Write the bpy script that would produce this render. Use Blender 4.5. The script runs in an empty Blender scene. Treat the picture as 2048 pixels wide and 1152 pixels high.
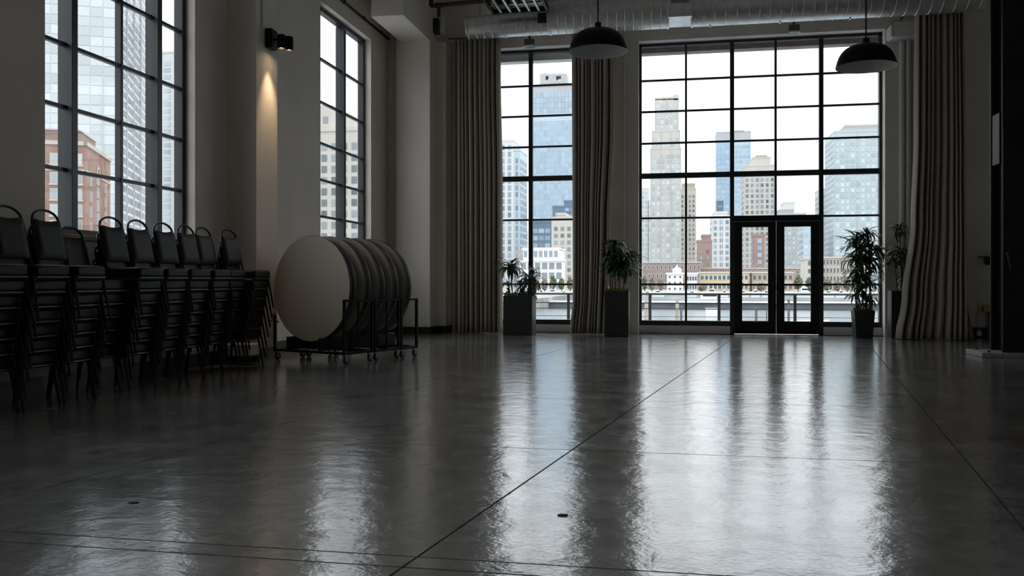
import bpy, math, random
from mathutils import Vector, Matrix

random.seed(7)
SC = bpy.context.scene
COL = SC.collection

# ------------------------------------------------------------------ camera
F, CX, HY, VPX, H = 1750.0, 1024.0, 563.0, 1360.0, 1.08
A = math.atan((VPX - CX) / F)
CA, SA = math.cos(A), math.sin(A)
cam_d = bpy.data.cameras.new('camera')
cam_d.sensor_width = 36.0
cam_d.lens = F / 2048 * 36.0
cam_d.shift_y = (HY - 576.0) / 2048
cam_d.clip_start, cam_d.clip_end = 0.05, 5000
cam = bpy.data.objects.new('camera', cam_d)
cam.location = (0, 0, H)
cam.rotation_euler = (math.pi / 2, 0, A)
COL.objects.link(cam)
SC.camera = cam

# ------------------------------------------------------------------ view
SC.view_settings.view_transform = 'Standard'
SC.view_settings.look = 'None'
SC.view_settings.gamma = 1
SC.view_settings.exposure = 0.85
SC.view_settings.use_curve_mapping = False

# ------------------------------------------------------------------ overcast sky
SKY_HORIZON, SKY_ZENITH = 0.72, 2.16
world = bpy.data.worlds.new('overcast')
SC.world = world
world.use_nodes = True
nt = world.node_tree
nt.nodes.clear()
def wn(t, **k):
    n = nt.nodes.new(t)
    for a, b in k.items():
        setattr(n, a, b)
    return n
tc = wn('ShaderNodeTexCoord')
sep = wn('ShaderNodeSeparateXYZ')
nt.links.new(tc.outputs['Generated'], sep.inputs[0])
mr = wn('ShaderNodeMapRange')
mr.inputs['From Min'].default_value = 0.0
mr.inputs['From Max'].default_value = 1.0
mr.inputs['To Min'].default_value = SKY_HORIZON
mr.inputs['To Max'].default_value = SKY_ZENITH
nt.links.new(sep.outputs['Z'], mr.inputs['Value'])
mp = wn('ShaderNodeMapping')
mp.inputs['Scale'].default_value = (2.0, 2.0, 6.0)
nt.links.new(tc.outputs['Generated'], mp.inputs[0])
cl = wn('ShaderNodeTexNoise')
cl.inputs['Scale'].default_value = 2.2
cl.inputs['Detail'].default_value = 4
nt.links.new(mp.outputs[0], cl.inputs['Vector'])
cr = wn('ShaderNodeValToRGB')
cr.color_ramp.elements[0].position = 0.35
cr.color_ramp.elements[0].color = (0.80, 0.86, 0.96, 1)
cr.color_ramp.elements[1].position = 0.62
cr.color_ramp.elements[1].color = (0.97, 0.98, 1.0, 1)
nt.links.new(cl.outputs['Fac'], cr.inputs[0])
bg = wn('ShaderNodeBackground')
nt.links.new(cr.outputs[0], bg.inputs['Color'])
nt.links.new(mr.outputs[0], bg.inputs['Strength'])
wo = wn('ShaderNodeOutputWorld')
nt.links.new(bg.outputs[0], wo.inputs[0])

# ------------------------------------------------------------------ pixel helpers (distance always from a real plane)
def ray(px, py):
    u, v = (px - CX) / F, (HY - py) / F
    return Vector((-SA + u * CA, CA + u * SA, v))
def at_y(px, py, Y):
    d = ray(px, py); t = Y / d.y
    return Vector((d.x * t, Y, H + d.z * t))
def at_x(px, py, X):
    d = ray(px, py); t = X / d.x
    return Vector((X, d.y * t, H + d.z * t))
def at_z(px, py, Z):
    d = ray(px, py); t = (Z - H) / d.z
    return Vector((d.x * t, d.y * t, Z))
def XY(px, Y): return at_y(px, HY, Y).x
def YX(px, X): return at_x(px, HY, X).y

# ------------------------------------------------------------------ materials
MATS = {}
def mat(name, col, rough=0.5, metal=0.0, var=0.0, vscale=4.0, bump=0.0, bscale=30.0, spec=0.5,
        emit=None, estr=0.0, coat=0.0, stretch=(1, 1, 1), island=0.0, objrand=0.0, rvar=0.0):
    if name in MATS:
        return MATS[name]
    m = bpy.data.materials.new(name)
    m.use_nodes = True
    n = m.node_tree.nodes; L = m.node_tree.links
    b = n['Principled BSDF']
    b.inputs['Base Color'].default_value = (*col, 1)
    b.inputs['Roughness'].default_value = rough
    b.inputs['Metallic'].default_value = metal
    b.inputs['Specular IOR Level'].default_value = spec
    b.inputs['Coat Weight'].default_value = coat
    if emit:
        b.inputs['Emission Color'].default_value = (*emit, 1)
        b.inputs['Emission Strength'].default_value = estr
    t = n.new('ShaderNodeTexCoord'); mp = n.new('ShaderNodeMapping')
    mp.inputs['Scale'].default_value = stretch
    L.new(t.outputs['Object'], mp.inputs[0])
    last = None
    if var > 0:
        no = n.new('ShaderNodeTexNoise'); no.inputs['Scale'].default_value = vscale
        no.inputs['Detail'].default_value = 6
        L.new(mp.outputs[0], no.inputs['Vector'])
        r = n.new('ShaderNodeValToRGB')
        r.color_ramp.elements[0].position = 0.3; r.color_ramp.elements[1].position = 0.7
        r.color_ramp.elements[0].color = (*[c * (1 - var) for c in col], 1)
        r.color_ramp.elements[1].color = (*[min(1, c * (1 + var)) for c in col], 1)
        L.new(no.outputs['Fac'], r.inputs[0])
        last = r.outputs[0]
        if rvar > 0:
            q = n.new('ShaderNodeMapRange')
            q.inputs['To Min'].default_value = max(0, rough - rvar); q.inputs['To Max'].default_value = rough + rvar
            L.new(no.outputs['Fac'], q.inputs['Value']); L.new(q.outputs[0], b.inputs['Roughness'])
    if island > 0 or objrand > 0:
        if island > 0:
            g = n.new('ShaderNodeNewGeometry'); src = g.outputs['Random Per Island']; amt = island
        else:
            g = n.new('ShaderNodeObjectInfo'); src = g.outputs['Random']; amt = objrand
        r = n.new('ShaderNodeMapRange')
        r.inputs['To Min'].default_value = 1 - amt; r.inputs['To Max'].default_value = 1 + amt
        L.new(src, r.inputs['Value'])
        h = n.new('ShaderNodeHueSaturation')
        h.inputs['Color'].default_value = (*col, 1)
        if last: L.new(last, h.inputs['Color'])
        L.new(r.outputs[0], h.inputs['Value'])
        last = h.outputs[0]
    if last:
        L.new(last, b.inputs['Base Color'])
    if bump > 0:
        no = n.new('ShaderNodeTexNoise'); no.inputs['Scale'].default_value = bscale
        no.inputs['Detail'].default_value = 5
        L.new(mp.outputs[0], no.inputs['Vector'])
        bu = n.new('ShaderNodeBump'); bu.inputs['Strength'].default_value = bump
        bu.inputs['Distance'].default_value = 0.02
        L.new(no.outputs['Fac'], bu.inputs['Height']); L.new(bu.outputs[0], b.inputs['Normal'])
    MATS[name] = m
    return m

def glass_mat(name, tint, refl=0.06):
    m = bpy.data.materials.new(name); m.use_nodes = True
    n = m.node_tree.nodes; L = m.node_tree.links
    n.clear()
    o = n.new('ShaderNodeOutputMaterial'); mx = n.new('ShaderNodeMixShader')
    tr = n.new('ShaderNodeBsdfTransparent'); tr.inputs[0].default_value = (*tint, 1)
    gl = n.new('ShaderNodeBsdfGlossy'); gl.inputs['Roughness'].default_value = 0.01
    lw = n.new('ShaderNodeLayerWeight'); lw.inputs['Blend'].default_value = 0.5
    pw = n.new('ShaderNodeMath'); pw.operation = 'POWER'; pw.inputs[1].default_value = 5.0
    L.new(lw.outputs['Facing'], pw.inputs[0])
    fr = n.new('ShaderNodeMath'); fr.operation = 'MULTIPLY_ADD'; fr.inputs[1].default_value = 0.55; fr.inputs[2].default_value = 0.025
    L.new(pw.outputs[0], fr.inputs[0])
    L.new(fr.outputs[0], mx.inputs[0]); L.new(tr.outputs[0], mx.inputs[1]); L.new(gl.outputs[0], mx.inputs[2])
    L.new(mx.outputs[0], o.inputs[0])
    return m
GLASS = glass_mat('window_glass', (0.97, 0.985, 0.98))

WALL = mat('painted_plaster', (0.80, 0.74, 0.665), 0.7, var=0.05, vscale=1.2, bump=0.12, bscale=60)
TRIMW = mat('white_paint', (0.78, 0.775, 0.76), 0.5, var=0.03, vscale=3)
CEIL = mat('ceiling_paint', (0.72, 0.70, 0.67), 0.8, var=0.08)
BASEB = mat('baseboard_black', (0.015, 0.014, 0.014), 0.45)
STEEL = mat('window_steel', (0.022, 0.024, 0.028), 0.38, var=0.15, vscale=6)
DOORM = mat('door_steel', (0.010, 0.010, 0.011), 0.5, spec=.3)
SILL = mat('sill_wood', (0.42, 0.33, 0.25), 0.5, var=0.2, vscale=8, stretch=(8, 1, 8))
BLACKV = mat('black_vinyl', (0.006, 0.0058, 0.006), 0.45, spec=.25, bump=0.15, bscale=180)
BLACKM = mat('black_metal', (0.007, 0.007, 0.0075), 0.3, spec=0.45)
PANM = mat('grey_trim_metal', (0.13, 0.135, 0.145), 0.35, metal=0.8)
LAMIN = mat('table_laminate', (0.52, 0.46, 0.395), 0.5, var=0.14, vscale=160)
PLYW = mat('table_plywood', (0.30, 0.19, 0.11), 0.6, var=0.25, vscale=14)
RIM = mat('table_rim', (0.012, 0.012, 0.012), 0.35)
CHROME = mat('caster_zinc', (0.55, 0.56, 0.58), 0.25, metal=1.0)
RUBBER = mat('caster_rubber', (0.03, 0.03, 0.03), 0.55)
CURT = mat('curtain_linen', (0.40, 0.35, 0.295), 0.9, var=0.12, vscale=60, bump=0.2, bscale=400, stretch=(1, 1, 0.15), spec=0.1)
LINING = mat('curtain_lining', (0.36, 0.25, 0.18), 0.9, var=0.1, vscale=20, spec=0.1)
GALV = mat('galvanised', (0.74, 0.74, 0.73), 0.38, metal=0.9, var=0.14, vscale=9, rvar=0.08)
PLANTER = mat('planter_black', (0.017, 0.018, 0.019), 0.55, var=0.2, vscale=5)
SOIL = mat('soil', (0.03, 0.022, 0.015), 0.95, var=0.4, vscale=60)
MOSS = mat('yellow_moss', (0.26, 0.24, 0.03), 0.9, var=0.4, vscale=50, island=0.4)
LEAF = mat('leaf_green', (0.035, 0.062, 0.026), 0.42, objrand=0.5)
STEM = mat('plant_stem', (0.10, 0.075, 0.045), 0.8, var=0.3, vscale=30)
LAMPB = mat('lamp_black', (0.004, 0.004, 0.0045), 0.4, spec=0.16)
LAMPW = mat('lamp_white', (0.62, 0.63, 0.63), 0.4)
IRON = mat('riveted_iron', (0.010, 0.0095, 0.0095), 0.5, spec=.35, var=0.3, vscale=7, bump=0.1, bscale=40)
IRONG = mat('iron_grey', (0.07, 0.078, 0.088), 0.4, metal=0.3, var=0.3, vscale=10)
PLINTH = mat('plinth_grout', (0.34, 0.33, 0.32), 0.7, var=0.25, vscale=20)
PIPEB = mat('sprinkler_brown', (0.06, 0.028, 0.022), 0.5, var=0.2)
DARKM = mat('dark_steel', (0.02, 0.019, 0.018), 0.5, var=0.3, vscale=10)
BRASS = mat('brass', (0.42, 0.28, 0.10), 0.35, metal=0.9, var=0.2, vscale=20)
WARMG = mat('lit_lens', (1, 0.85, 0.6), 0.4, emit=(1.0, 0.72, 0.42), estr=14.0)

def floor_material():
    m = bpy.data.materials.new('polished_concrete'); m.use_nodes = True
    n = m.node_tree.nodes; L = m.node_tree.links
    b = n['Principled BSDF']
    t = n.new('ShaderNodeNewGeometry')
    def noise(scale, det=6, stretch=(1, 1, 1), dist=0.0):
        mp = n.new('ShaderNodeMapping'); mp.inputs['Scale'].default_value = stretch
        L.new(t.outputs['Position'], mp.inputs[0])
        q = n.new('ShaderNodeTexNoise'); q.inputs['Scale'].default_value = scale
        q.inputs['Detail'].default_value = det; q.inputs['Distortion'].default_value = dist
        L.new(mp.outputs[0], q.inputs['Vector'])
        return q.outputs['Fac']
    def ramp(src, p0, c0, p1, c1):
        r = n.new('ShaderNodeValToRGB')
        r.color_ramp.elements[0].position = p0; r.color_ramp.elements[0].color = (*c0, 1)
        r.color_ramp.elements[1].position = p1; r.color_ramp.elements[1].color = (*c1, 1)
        L.new(src, r.inputs[0]); return r.outputs[0]
    def mix(mode, f, a, bb):
        x = n.new('ShaderNodeMix'); x.data_type = 'RGBA'; x.blend_type = mode
        if isinstance(f, float): x.inputs[0].default_value = f
        else: L.new(f, x.inputs[0])
        L.new(a, x.inputs[6])
        if isinstance(bb, tuple): x.inputs[7].default_value = (*bb, 1)
        else: L.new(bb, x.inputs[7])
        return x.outputs[2]
    base = ramp(noise(0.9, 8, (1, 1, 1), 0.6), 0.3, (0.26, 0.25, 0.24), 0.7, (0.46, 0.452, 0.44))
    fine = ramp(noise(9, 10, (1, 1, 1), 0.4), 0.3, (0.72, 0.72, 0.72), 0.72, (1.12, 1.12, 1.12))
    c = mix('MULTIPLY', 1.0, base, fine)
    # rusty stains scattered over the slabs
    st = n.new('ShaderNodeMath'); st.operation = 'MULTIPLY'
    s1 = ramp(noise(0.33, 3), 0.60, (0, 0, 0), 0.70, (1, 1, 1)); s2 = ramp(noise(2.6, 8), 0.45, (0, 0, 0), 0.65, (1, 1, 1))
    L.new(s1, st.inputs[0]); L.new(s2, st.inputs[1])
    sm = n.new('ShaderNodeMath'); sm.operation = 'MULTIPLY'; sm.inputs[1].default_value = 0.55
    L.new(st.outputs[0], sm.inputs[0])
    c = mix('MIX', sm.outputs[0], c, (0.21, 0.125, 0.075))
    # one large rust stain on the slabs before the column
    vm = n.new('ShaderNodeVectorMath'); vm.operation = 'SUBTRACT'; vm.inputs[1].default_value = (2.35, 7.0, 0)
    L.new(t.outputs['Position'], vm.inputs[0])
    v2 = n.new('ShaderNodeVectorMath'); v2.operation = 'MULTIPLY'; v2.inputs[1].default_value = (.8, .62, 0); L.new(vm.outputs[0], v2.inputs[0])
    v3 = n.new('ShaderNodeVectorMath'); v3.operation = 'LENGTH'; L.new(v2.outputs[0], v3.inputs[0])
    ed = n.new('ShaderNodeMapRange'); ed.inputs['From Min'].default_value = 1.1; ed.inputs['From Max'].default_value = .3
    L.new(v3.outputs['Value'], ed.inputs['Value'])
    e2 = n.new('ShaderNodeMath'); e2.operation = 'MULTIPLY'; L.new(ed.outputs[0], e2.inputs[0])
    L.new(ramp(noise(1.9, 8, (1, 1, 1), .6), .42, (0, 0, 0), .62, (.7, .7, .7)), e2.inputs[1])
    c = mix('MIX', e2.outputs[0], c, (0.30, 0.165, 0.09))
    L.new(c, b.inputs['Base Color'])
    rr = n.new('ShaderNodeMapRange')
    rr.inputs['From Min'].default_value = 0.3; rr.inputs['From Max'].default_value = 0.7
    rr.inputs['To Min'].default_value = 0.14; rr.inputs['To Max'].default_value = 0.30
    L.new(noise(3.0, 8, (1, 1, 1), 0.5), rr.inputs['Value'])
    L.new(rr.outputs[0], b.inputs['Roughness'])
    b.inputs['IOR'].default_value = 1.6
    b.inputs['Coat Weight'].default_value = 1.0; b.inputs['Coat Roughness'].default_value = 0.085; b.inputs['Coat IOR'].default_value = 1.85
    bu = n.new('ShaderNodeBump'); bu.inputs['Strength'].default_value = 0.22; bu.inputs['Distance'].default_value = 0.02
    L.new(noise(5, 7, (1, 1, 1), 0.4), bu.inputs['Height'])
    bu2 = n.new('ShaderNodeBump'); bu2.inputs['Strength'].default_value = 0.10; bu2.inputs['Distance'].default_value = 0.01
    L.new(noise(34, 6, (1, 1.6, 1), .6), bu2.inputs['Height']); L.new(bu.outputs[0], bu2.inputs['Normal'])
    L.new(bu2.outputs[0], b.inputs['Normal']); L.new(bu2.outputs[0], b.inputs['Coat Normal'])
    return m
CONC = floor_material()
JOINT = mat('joint_filler', (0.02, 0.019, 0.018), 0.8)

def brick_material():
    m = bpy.data.materials.new('brick_far'); m.use_nodes = True
    n = m.node_tree.nodes; L = m.node_tree.links; b = n['Principled BSDF']
    t = n.new('ShaderNodeTexCoord')
    no = n.new('ShaderNodeTexNoise'); no.inputs['Scale'].default_value = 0.35; no.inputs['Detail'].default_value = 8
    L.new(t.outputs['Object'], no.inputs['Vector'])
    r = n.new('ShaderNodeValToRGB')
    r.color_ramp.elements[0].position = 0.3; r.color_ramp.elements[0].color = (0.20, 0.115, 0.088, 1)
    r.color_ramp.elements[1].position = 0.7; r.color_ramp.elements[1].color = (0.33, 0.205, 0.16, 1)
    L.new(no.outputs['Fac'], r.inputs[0])
    w = n.new('ShaderNodeTexNoise'); w.inputs['Scale'].default_value = 5.0; w.inputs['Detail'].default_value = 3
    mp = n.new('ShaderNodeMapping'); mp.inputs['Scale'].default_value = (1, 1, 3)
    L.new(t.outputs['Object'], mp.inputs[0]); L.new(mp.outputs[0], w.inputs['Vector'])
    x = n.new('ShaderNodeMix'); x.data_type = 'RGBA'; x.blend_type = 'OVERLAY'; x.inputs[0].default_value = 0.5
    L.new(r.outputs[0], x.inputs[6]); L.new(w.outputs['Fac'], x.inputs[7])
    L.new(x.outputs[2], b.inputs['Base Color']); b.inputs['Roughness'].default_value = 0.9
    return m
BRICK = brick_material()

# ------------------------------------------------------------------ mesh builder
class MB:
    def __init__(s): s.v = []; s.f = []
    def box(s, x0, x1, y0, y1, z0, z1, M=None):
        i = len(s.v)
        pts = [(x0, y0, z0), (x1, y0, z0), (x1, y1, z0), (x0, y1, z0), (x0, y0, z1), (x1, y0, z1), (x1, y1, z1), (x0, y1, z1)]
        if M: pts = [tuple(M @ Vector(p)) for p in pts]
        s.v += pts
        s.f += [(i, i + 3, i + 2, i + 1), (i + 4, i + 5, i + 6, i + 7), (i, i + 1, i + 5, i + 4), (i + 1, i + 2, i + 6, i + 5), (i + 2, i + 3, i + 7, i + 6), (i + 3, i, i + 4, i + 7)]
        return s
    def quad(s, a, b, c, d):
        i = len(s.v); s.v += [tuple(a), tuple(b), tuple(c), tuple(d)]; s.f.append((i, i + 1, i + 2, i + 3)); return s
    def prism(s, poly, z0, z1):
        i = len(s.v); n = len(poly)
        s.v += [(p[0], p[1], z0) for p in poly] + [(p[0], p[1], z1) for p in poly]
        s.f.append(tuple(i + k for k in reversed(range(n)))); s.f.append(tuple(i + n + k for k in range(n)))
        for k in range(n):
            q = (k + 1) % n; s.f.append((i + k, i + q, i + n + q, i + n + k))
        return s
    def tube(s, pts, r, n=8, cap=True):
        pts = [Vector(p) for p in pts]
        if not isinstance(r, (list, tuple)): r = [r] * len(pts)
        base = len(s.v); up = None
        for k, p in enumerate(pts):
            d = (pts[min(k + 1, len(pts) - 1)] - pts[max(k - 1, 0)]).normalized()
            if up is None:
                up = Vector((0, 0, 1)) if abs(d.z) < 0.9 else Vector((1, 0, 0))
            a = d.cross(up).normalized(); b2 = a.cross(d).normalized(); up = b2
            for j in range(n):
                t = 2 * math.pi * j / n
                s.v.append(tuple(p + (a * math.cos(t) + b2 * math.sin(t)) * r[k]))
        for k in range(len(pts) - 1):
            for j in range(n):
                q = (j + 1) % n
                s.f.append((base + k * n + j, base + k * n + q, base + (k + 1) * n + q, base + (k + 1) * n + j))
        if cap:
            s.f.append(tuple(base + j for j in reversed(range(n))))
            e = base + (len(pts) - 1) * n
            s.f.append(tuple(e + j for j in range(n)))
        return s
    def lathe(s, prof, n=32, axis='z', c=(0, 0, 0)):
        base = len(s.v); c = Vector(c)
        for (r, h) in prof:
            for j in range(n):
                t = 2 * math.pi * j / n
                a, b2 = r * math.cos(t), r * math.sin(t)
                p = {'z': (a, b2, h), 'x': (h, a, b2), 'y': (b2, h, a)}[axis]
                s.v.append(tuple(c + Vector(p)))
        for k in range(len(prof) - 1):
            for j in range(n):
                q = (j + 1) % n
                s.f.append((base + k * n + j, base + k * n + q, base + (k + 1) * n + q, base + (k + 1) * n + j))
        return s
    def cyl(s, r, h0, h1, n=32, axis='z', c=(0, 0, 0)):
        return s.lathe([(0.0001, h0), (r, h0), (r, h1), (0.0001, h1)], n, axis, c)
    def mesh(s, name):
        me = bpy.data.meshes.new(name); me.from_pydata(s.v, [], s.f); me.update(); return me
    def build(s, name, m, parent=None, smooth=False, bevel=0.0, seg=2, loc=None, rot=None, solid=0.0):
        return link(name, s.mesh(name), m, parent, smooth, bevel, seg, loc, rot, solid)

def link(name, me, m, parent=None, smooth=False, bevel=0.0, seg=2, loc=None, rot=None, solid=0.0):
    if m and not me.materials: me.materials.append(m)
    o = bpy.data.objects.new(name, me); COL.objects.link(o)
    if parent: o.parent = parent
    if loc: o.location = loc
    if rot: o.rotation_euler = rot
    if smooth:
        me.shade_smooth()
        try: me.set_sharp_from_angle(angle=math.radians(40))
        except Exception: pass
    if solid:
        md = o.modifiers.new('solid', 'SOLIDIFY'); md.thickness = solid; md.offset = 0
    if bevel:
        md = o.modifiers.new('bevel', 'BEVEL'); md.width = bevel; md.segments = seg; md.limit_method = 'ANGLE'
        me.shade_smooth()
        try: me.set_sharp_from_angle(angle=math.radians(60))
        except Exception: pass
    return o
def tag(o, label=None, cat=None, group=None, kind=None):
    if label: o['label'] = label
    if cat: o['category'] = cat
    if group: o['group'] = group
    if kind: o['kind'] = kind
    return o
def empty(name, loc=(0, 0, 0), rz=0.0):
    o = bpy.data.objects.new(name, None); COL.objects.link(o)
    o.location = loc; o.rotation_euler = (0, 0, rz); o.empty_display_size = 0.2
    return o
CHILD = {}
def copy_tree(o, parent=None):
    c = o.copy(); COL.objects.link(c); c.parent = parent
    for ch in o.children: copy_tree(ch, c)
    return c
def struct(o, label=None): return tag(o, label, None, None, 'structure')

# ------------------------------------------------------------------ room shell
XW, XR, YF, YB, ZC = -6.0, 9.5, 18.2, -9.0, 7.4
TH = 0.5
GX, GY = XW - 0.18, YF + 0.30          # glass planes of the left and far windows

def wall_boxes(mb, a0, a1, z0, z1, ops, put):
    """boxes of a wall running a0..a1 with openings (o0, o1, oz0, oz1)"""
    cur = a0
    for (o0, o1, q0, q1) in sorted(ops):
        put(mb, cur, o0, z0, z1)
        if q0 > z0: put(mb, o0, o1, z0, q0)
        put(mb, o0, o1, q1, z1)
        cur = o1
    put(mb, cur, a1, z0, z1)

W1 = (YX(90, XW), YX(390, XW)); W2 = (YX(640, XW), YX(742, XW))
LZ0, LZ1 = 1.55, 5.86
left_ops = [(W1[0], W1[1], LZ0, LZ1), (W2[0], W2[1], LZ0, LZ1),
            (0.7, 3.3, LZ0, LZ1), (-5.6, -3.0, LZ0, LZ1)]
mb = MB()
wall_boxes(mb, YB, YF + TH, -0.1, ZC, left_ops, lambda m, a, b, z0, z1: m.box(XW - .28, XW, a, b, z0, z1))
struct(mb.build('wall_left', WALL), 'white painted plaster wall with tall steel windows behind the chairs')

# window pilaster and corner pilasters of the left side
XP = at_y(512, HY, 1).x / at_y(455, HY, 1).x * XW
P1 = (YX(512, XP), YX(555, XP))
struct(MB().box(XW - .05, XP, P1[0], P1[1], 0, ZC).build('wall_pilaster', WALL, bevel=0.008), 'white plaster pilaster lit by the twin spotlight')
YP2 = 17.3
xa, xb = XY(792, YP2), XY(860, YP2)
mb = MB().box(XW - .05, xa + .02, YP2 + .22, YF + .1, 0, ZC).box(xa, xb, YP2, YF + .1, 0, ZC)
struct(mb.build('wall_corner_pilaster', WALL, bevel=0.008), 'wide white plaster pilaster in the far room corner')
YP3 = 17.72
xc = XY(891, YP3)
struct(MB().box(xb - .02, xc, YP3, YF + .1, 0, 6.1).build('wall_corner_chase', WALL, bevel=0.008), 'narrow white plaster chase beside the tall brown curtain')
struct(MB().box(XY(801, YP2), xb, 15.55, YP2 + .02, 6.02, ZC).build('ceiling_bulkhead', WALL, bevel=0.008), 'plaster bulkhead box projecting above the corner pilaster')

# far wall
AX0, AX1 = XY(974, YF), XY(1222, YF)
BX0, BX1 = XY(1277, YF), XY(1770, YF)
FZ1 = 6.03
mb = MB()
wall_boxes(mb, XW - TH, XR + TH, -0.1, ZC, [(AX0, AX1, 0.0, FZ1), (BX0, BX1, 0.0, FZ1)],
           lambda m, a, b, z0, z1: m.box(a, b, YF, YF + TH, z0, z1))
struct(mb.build('wall_far', WALL), 'white plaster end wall with big steel windows')
# plain walls and ceiling outside the picture
struct(MB().box(XR, XR + TH, YB, YF + TH, -0.1, ZC).build('wall_right', WALL), 'white plaster side wall opposite the windows')
struct(MB().box(XW - TH, XR + TH, YB - TH, YB, -0.1, ZC).build('wall_back', WALL), 'white plaster end wall behind the viewpoint')
struct(MB().box(XW - TH, XR + TH, YB - TH, YF + TH, ZC, ZC + .3).build('ceiling', CEIL), 'high painted ceiling')

# floor: dark bed with sawn concrete slabs laid on it
fl = struct(MB().box(XW - TH, XR + TH, YB - TH, YF + TH, -.3, -.014).build('floor', JOINT), 'polished grey concrete floor with sawn joints')
def jx(k, y): return -1.49 + 0.145 * y + 2.36 * k
jy = [3.17 + 2.41 * j for j in range(-6, 8)]
jy[0] = YB - .2; jy[-1] = YF + .32
jy = sorted(jy + [3.30])
G = 0.006
for j in range(len(jy) - 1):
    y0, y1 = jy[j] + G, jy[j + 1] - G
    for k in range(-4, 7):
        q = [(jx(k, y0) + G, y0), (jx(k + 1, y0) - G, y0), (jx(k + 1, y1) - G, y1), (jx(k, y1) + G, y1)]
        q = [(min(max(x, XW - .3), XR + .3), y) for x, y in q]
        if max(abs(q[1][0] - q[0][0]), abs(q[2][0] - q[3][0])) < .05: continue
        MB().prism(q, -.06, 0.0).build('slab', CONC, fl)

# baseboards
bb = MB().box(XW, XW + .015, YB, P1[0], 0, .17).box(XW, XW + .015, P1[1], YP2 + .2, 0, .17)
struct(bb.build('baseboard_left', BASEB), 'black baseboard along the window wall')
bb = MB().box(XP, XP + .014, P1[0] - .014, P1[1], 0, .17).box(XW, XP + .014, P1[0] - .014, P1[0], 0, .17)
struct(bb.build('baseboard_pilaster', BASEB), 'black baseboard around the spotlit pilaster')
bb = MB().box(xa - .01, xb + .012, YP2 - .014, YP2, 0, .15).box(xb, xc + .012, YP3 - .014, YP3, 0, .15).box(xb, xb + .012, YP2, YP3, 0, .15).box(xc, xc + .012, YP3, YF, 0, .15).box(XW, xa, YP2 + .206, YP2 + .22, 0, .15)
struct(bb.build('baseboard_corner', BASEB), 'black baseboard around the corner pilasters')
struct(MB().box(XY(1905, YF), XR, YF - .015, YF, 0, .2).build('baseboard_far', BASEB), 'black baseboard right of the far curtain')

# ------------------------------------------------------------------ windows
def pane(parent, c0, c1, axis, pos):
    m = MB()
    if axis == 'y': m.box(c0[0], c1[0], pos - .004, pos + .004, c0[1], c1[1])
    else: m.box(pos - .004, pos + .004, c0[0], c1[0], c0[1], c1[1])
    return m.build('pane', GLASS, parent)
def bar(parent, name, a0, a1, z0, z1, axis, p0, p1, m=STEEL):
    b = MB()
    if axis == 'y': b.box(a0, a1, p0, p1, z0, z1)
    else: b.box(p0, p1, a0, a1, z0, z1)
    return b.build(name, m, parent, bevel=0.004, seg=1)

def left_window(name, label, Y0, Y1, mulls, rows):
    w = struct(empty(name, (GX, (Y0 + Y1) / 2, LZ0)), label)
    def ch(o): o.location = -w.location; return o
    fw, d0, d1 = 0.07, GX - .07, GX + .05
    ch(bar(w, 'frame', Y0, Y0 + fw, LZ0, LZ1, 'x', d0, d1)); ch(bar(w, 'frame', Y1 - fw, Y1, LZ0, LZ1, 'x', d0, d1))
    ch(bar(w, 'frame', Y0, Y1, LZ0, LZ0 + fw, 'x', d0, d1)); ch(bar(w, 'frame', Y0, Y1, LZ1 - fw, LZ1, 'x', d0, d1))
    edges = [Y0 + fw]
    for (c, hw, dp) in mulls:
        ch(bar(w, 'mullion', c - hw, c + hw, LZ0 + fw, LZ1 - fw, 'x', GX - dp, GX + dp)); edges += [c - hw, c + hw]
    edges.append(Y1 - fw)
    zs = [LZ0 + fw] + rows + [LZ1 - fw]
    for i in range(0, len(edges), 2):
        for z in rows:
            ch(bar(w, 'muntin', edges[i], edges[i + 1], z - .019, z + .019, 'x', GX - .03, GX + .03))
        for j in range(len(zs) - 1):
            ch(pane(w, (edges[i] - .01, zs[j]), (edges[i + 1] + .01, zs[j + 1]), 'x', GX))
    struct(MB().box(XW - .16, XW + .02, Y0 - .04, Y1 + .04, LZ0 - .05, LZ0 + .005).build('trim_' + name[-1], SILL, bevel=.006), 'pale wooden sill below a side window')
    return w
ROWS = [2.22, 2.86, 3.50, 4.22, 4.97]
m1, m2, m3 = (YX(122, GX) + YX(149, GX)) / 2, YX(238, GX), (YX(297, GX) + YX(318, GX)) / 2
left_window('window_1', 'tall black steel window behind the chair stacks', W1[0], W1[1], [(m1, .045, .085), (m2, .022, .04), (m3, .045, .085)], ROWS)
m4 = (YX(675, GX) + YX(688, GX)) / 2
left_window('window_2', 'tall black steel window above the round tables', W2[0], W2[1], [(W2[0] + .20, .045, .085), (m4, .045, .085)], ROWS)
left_window('window_3', 'tall black steel window beside the viewpoint', .7, 3.3, [(1.22, .045, .085), (2.0, .022, .04), (2.78, .045, .085)], ROWS)
left_window('window_4', 'tall black steel window behind the viewpoint', -5.6, -3.0, [(-5.08, .045, .085), (-4.3, .022, .04), (-3.52, .045, .085)], ROWS)

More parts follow.
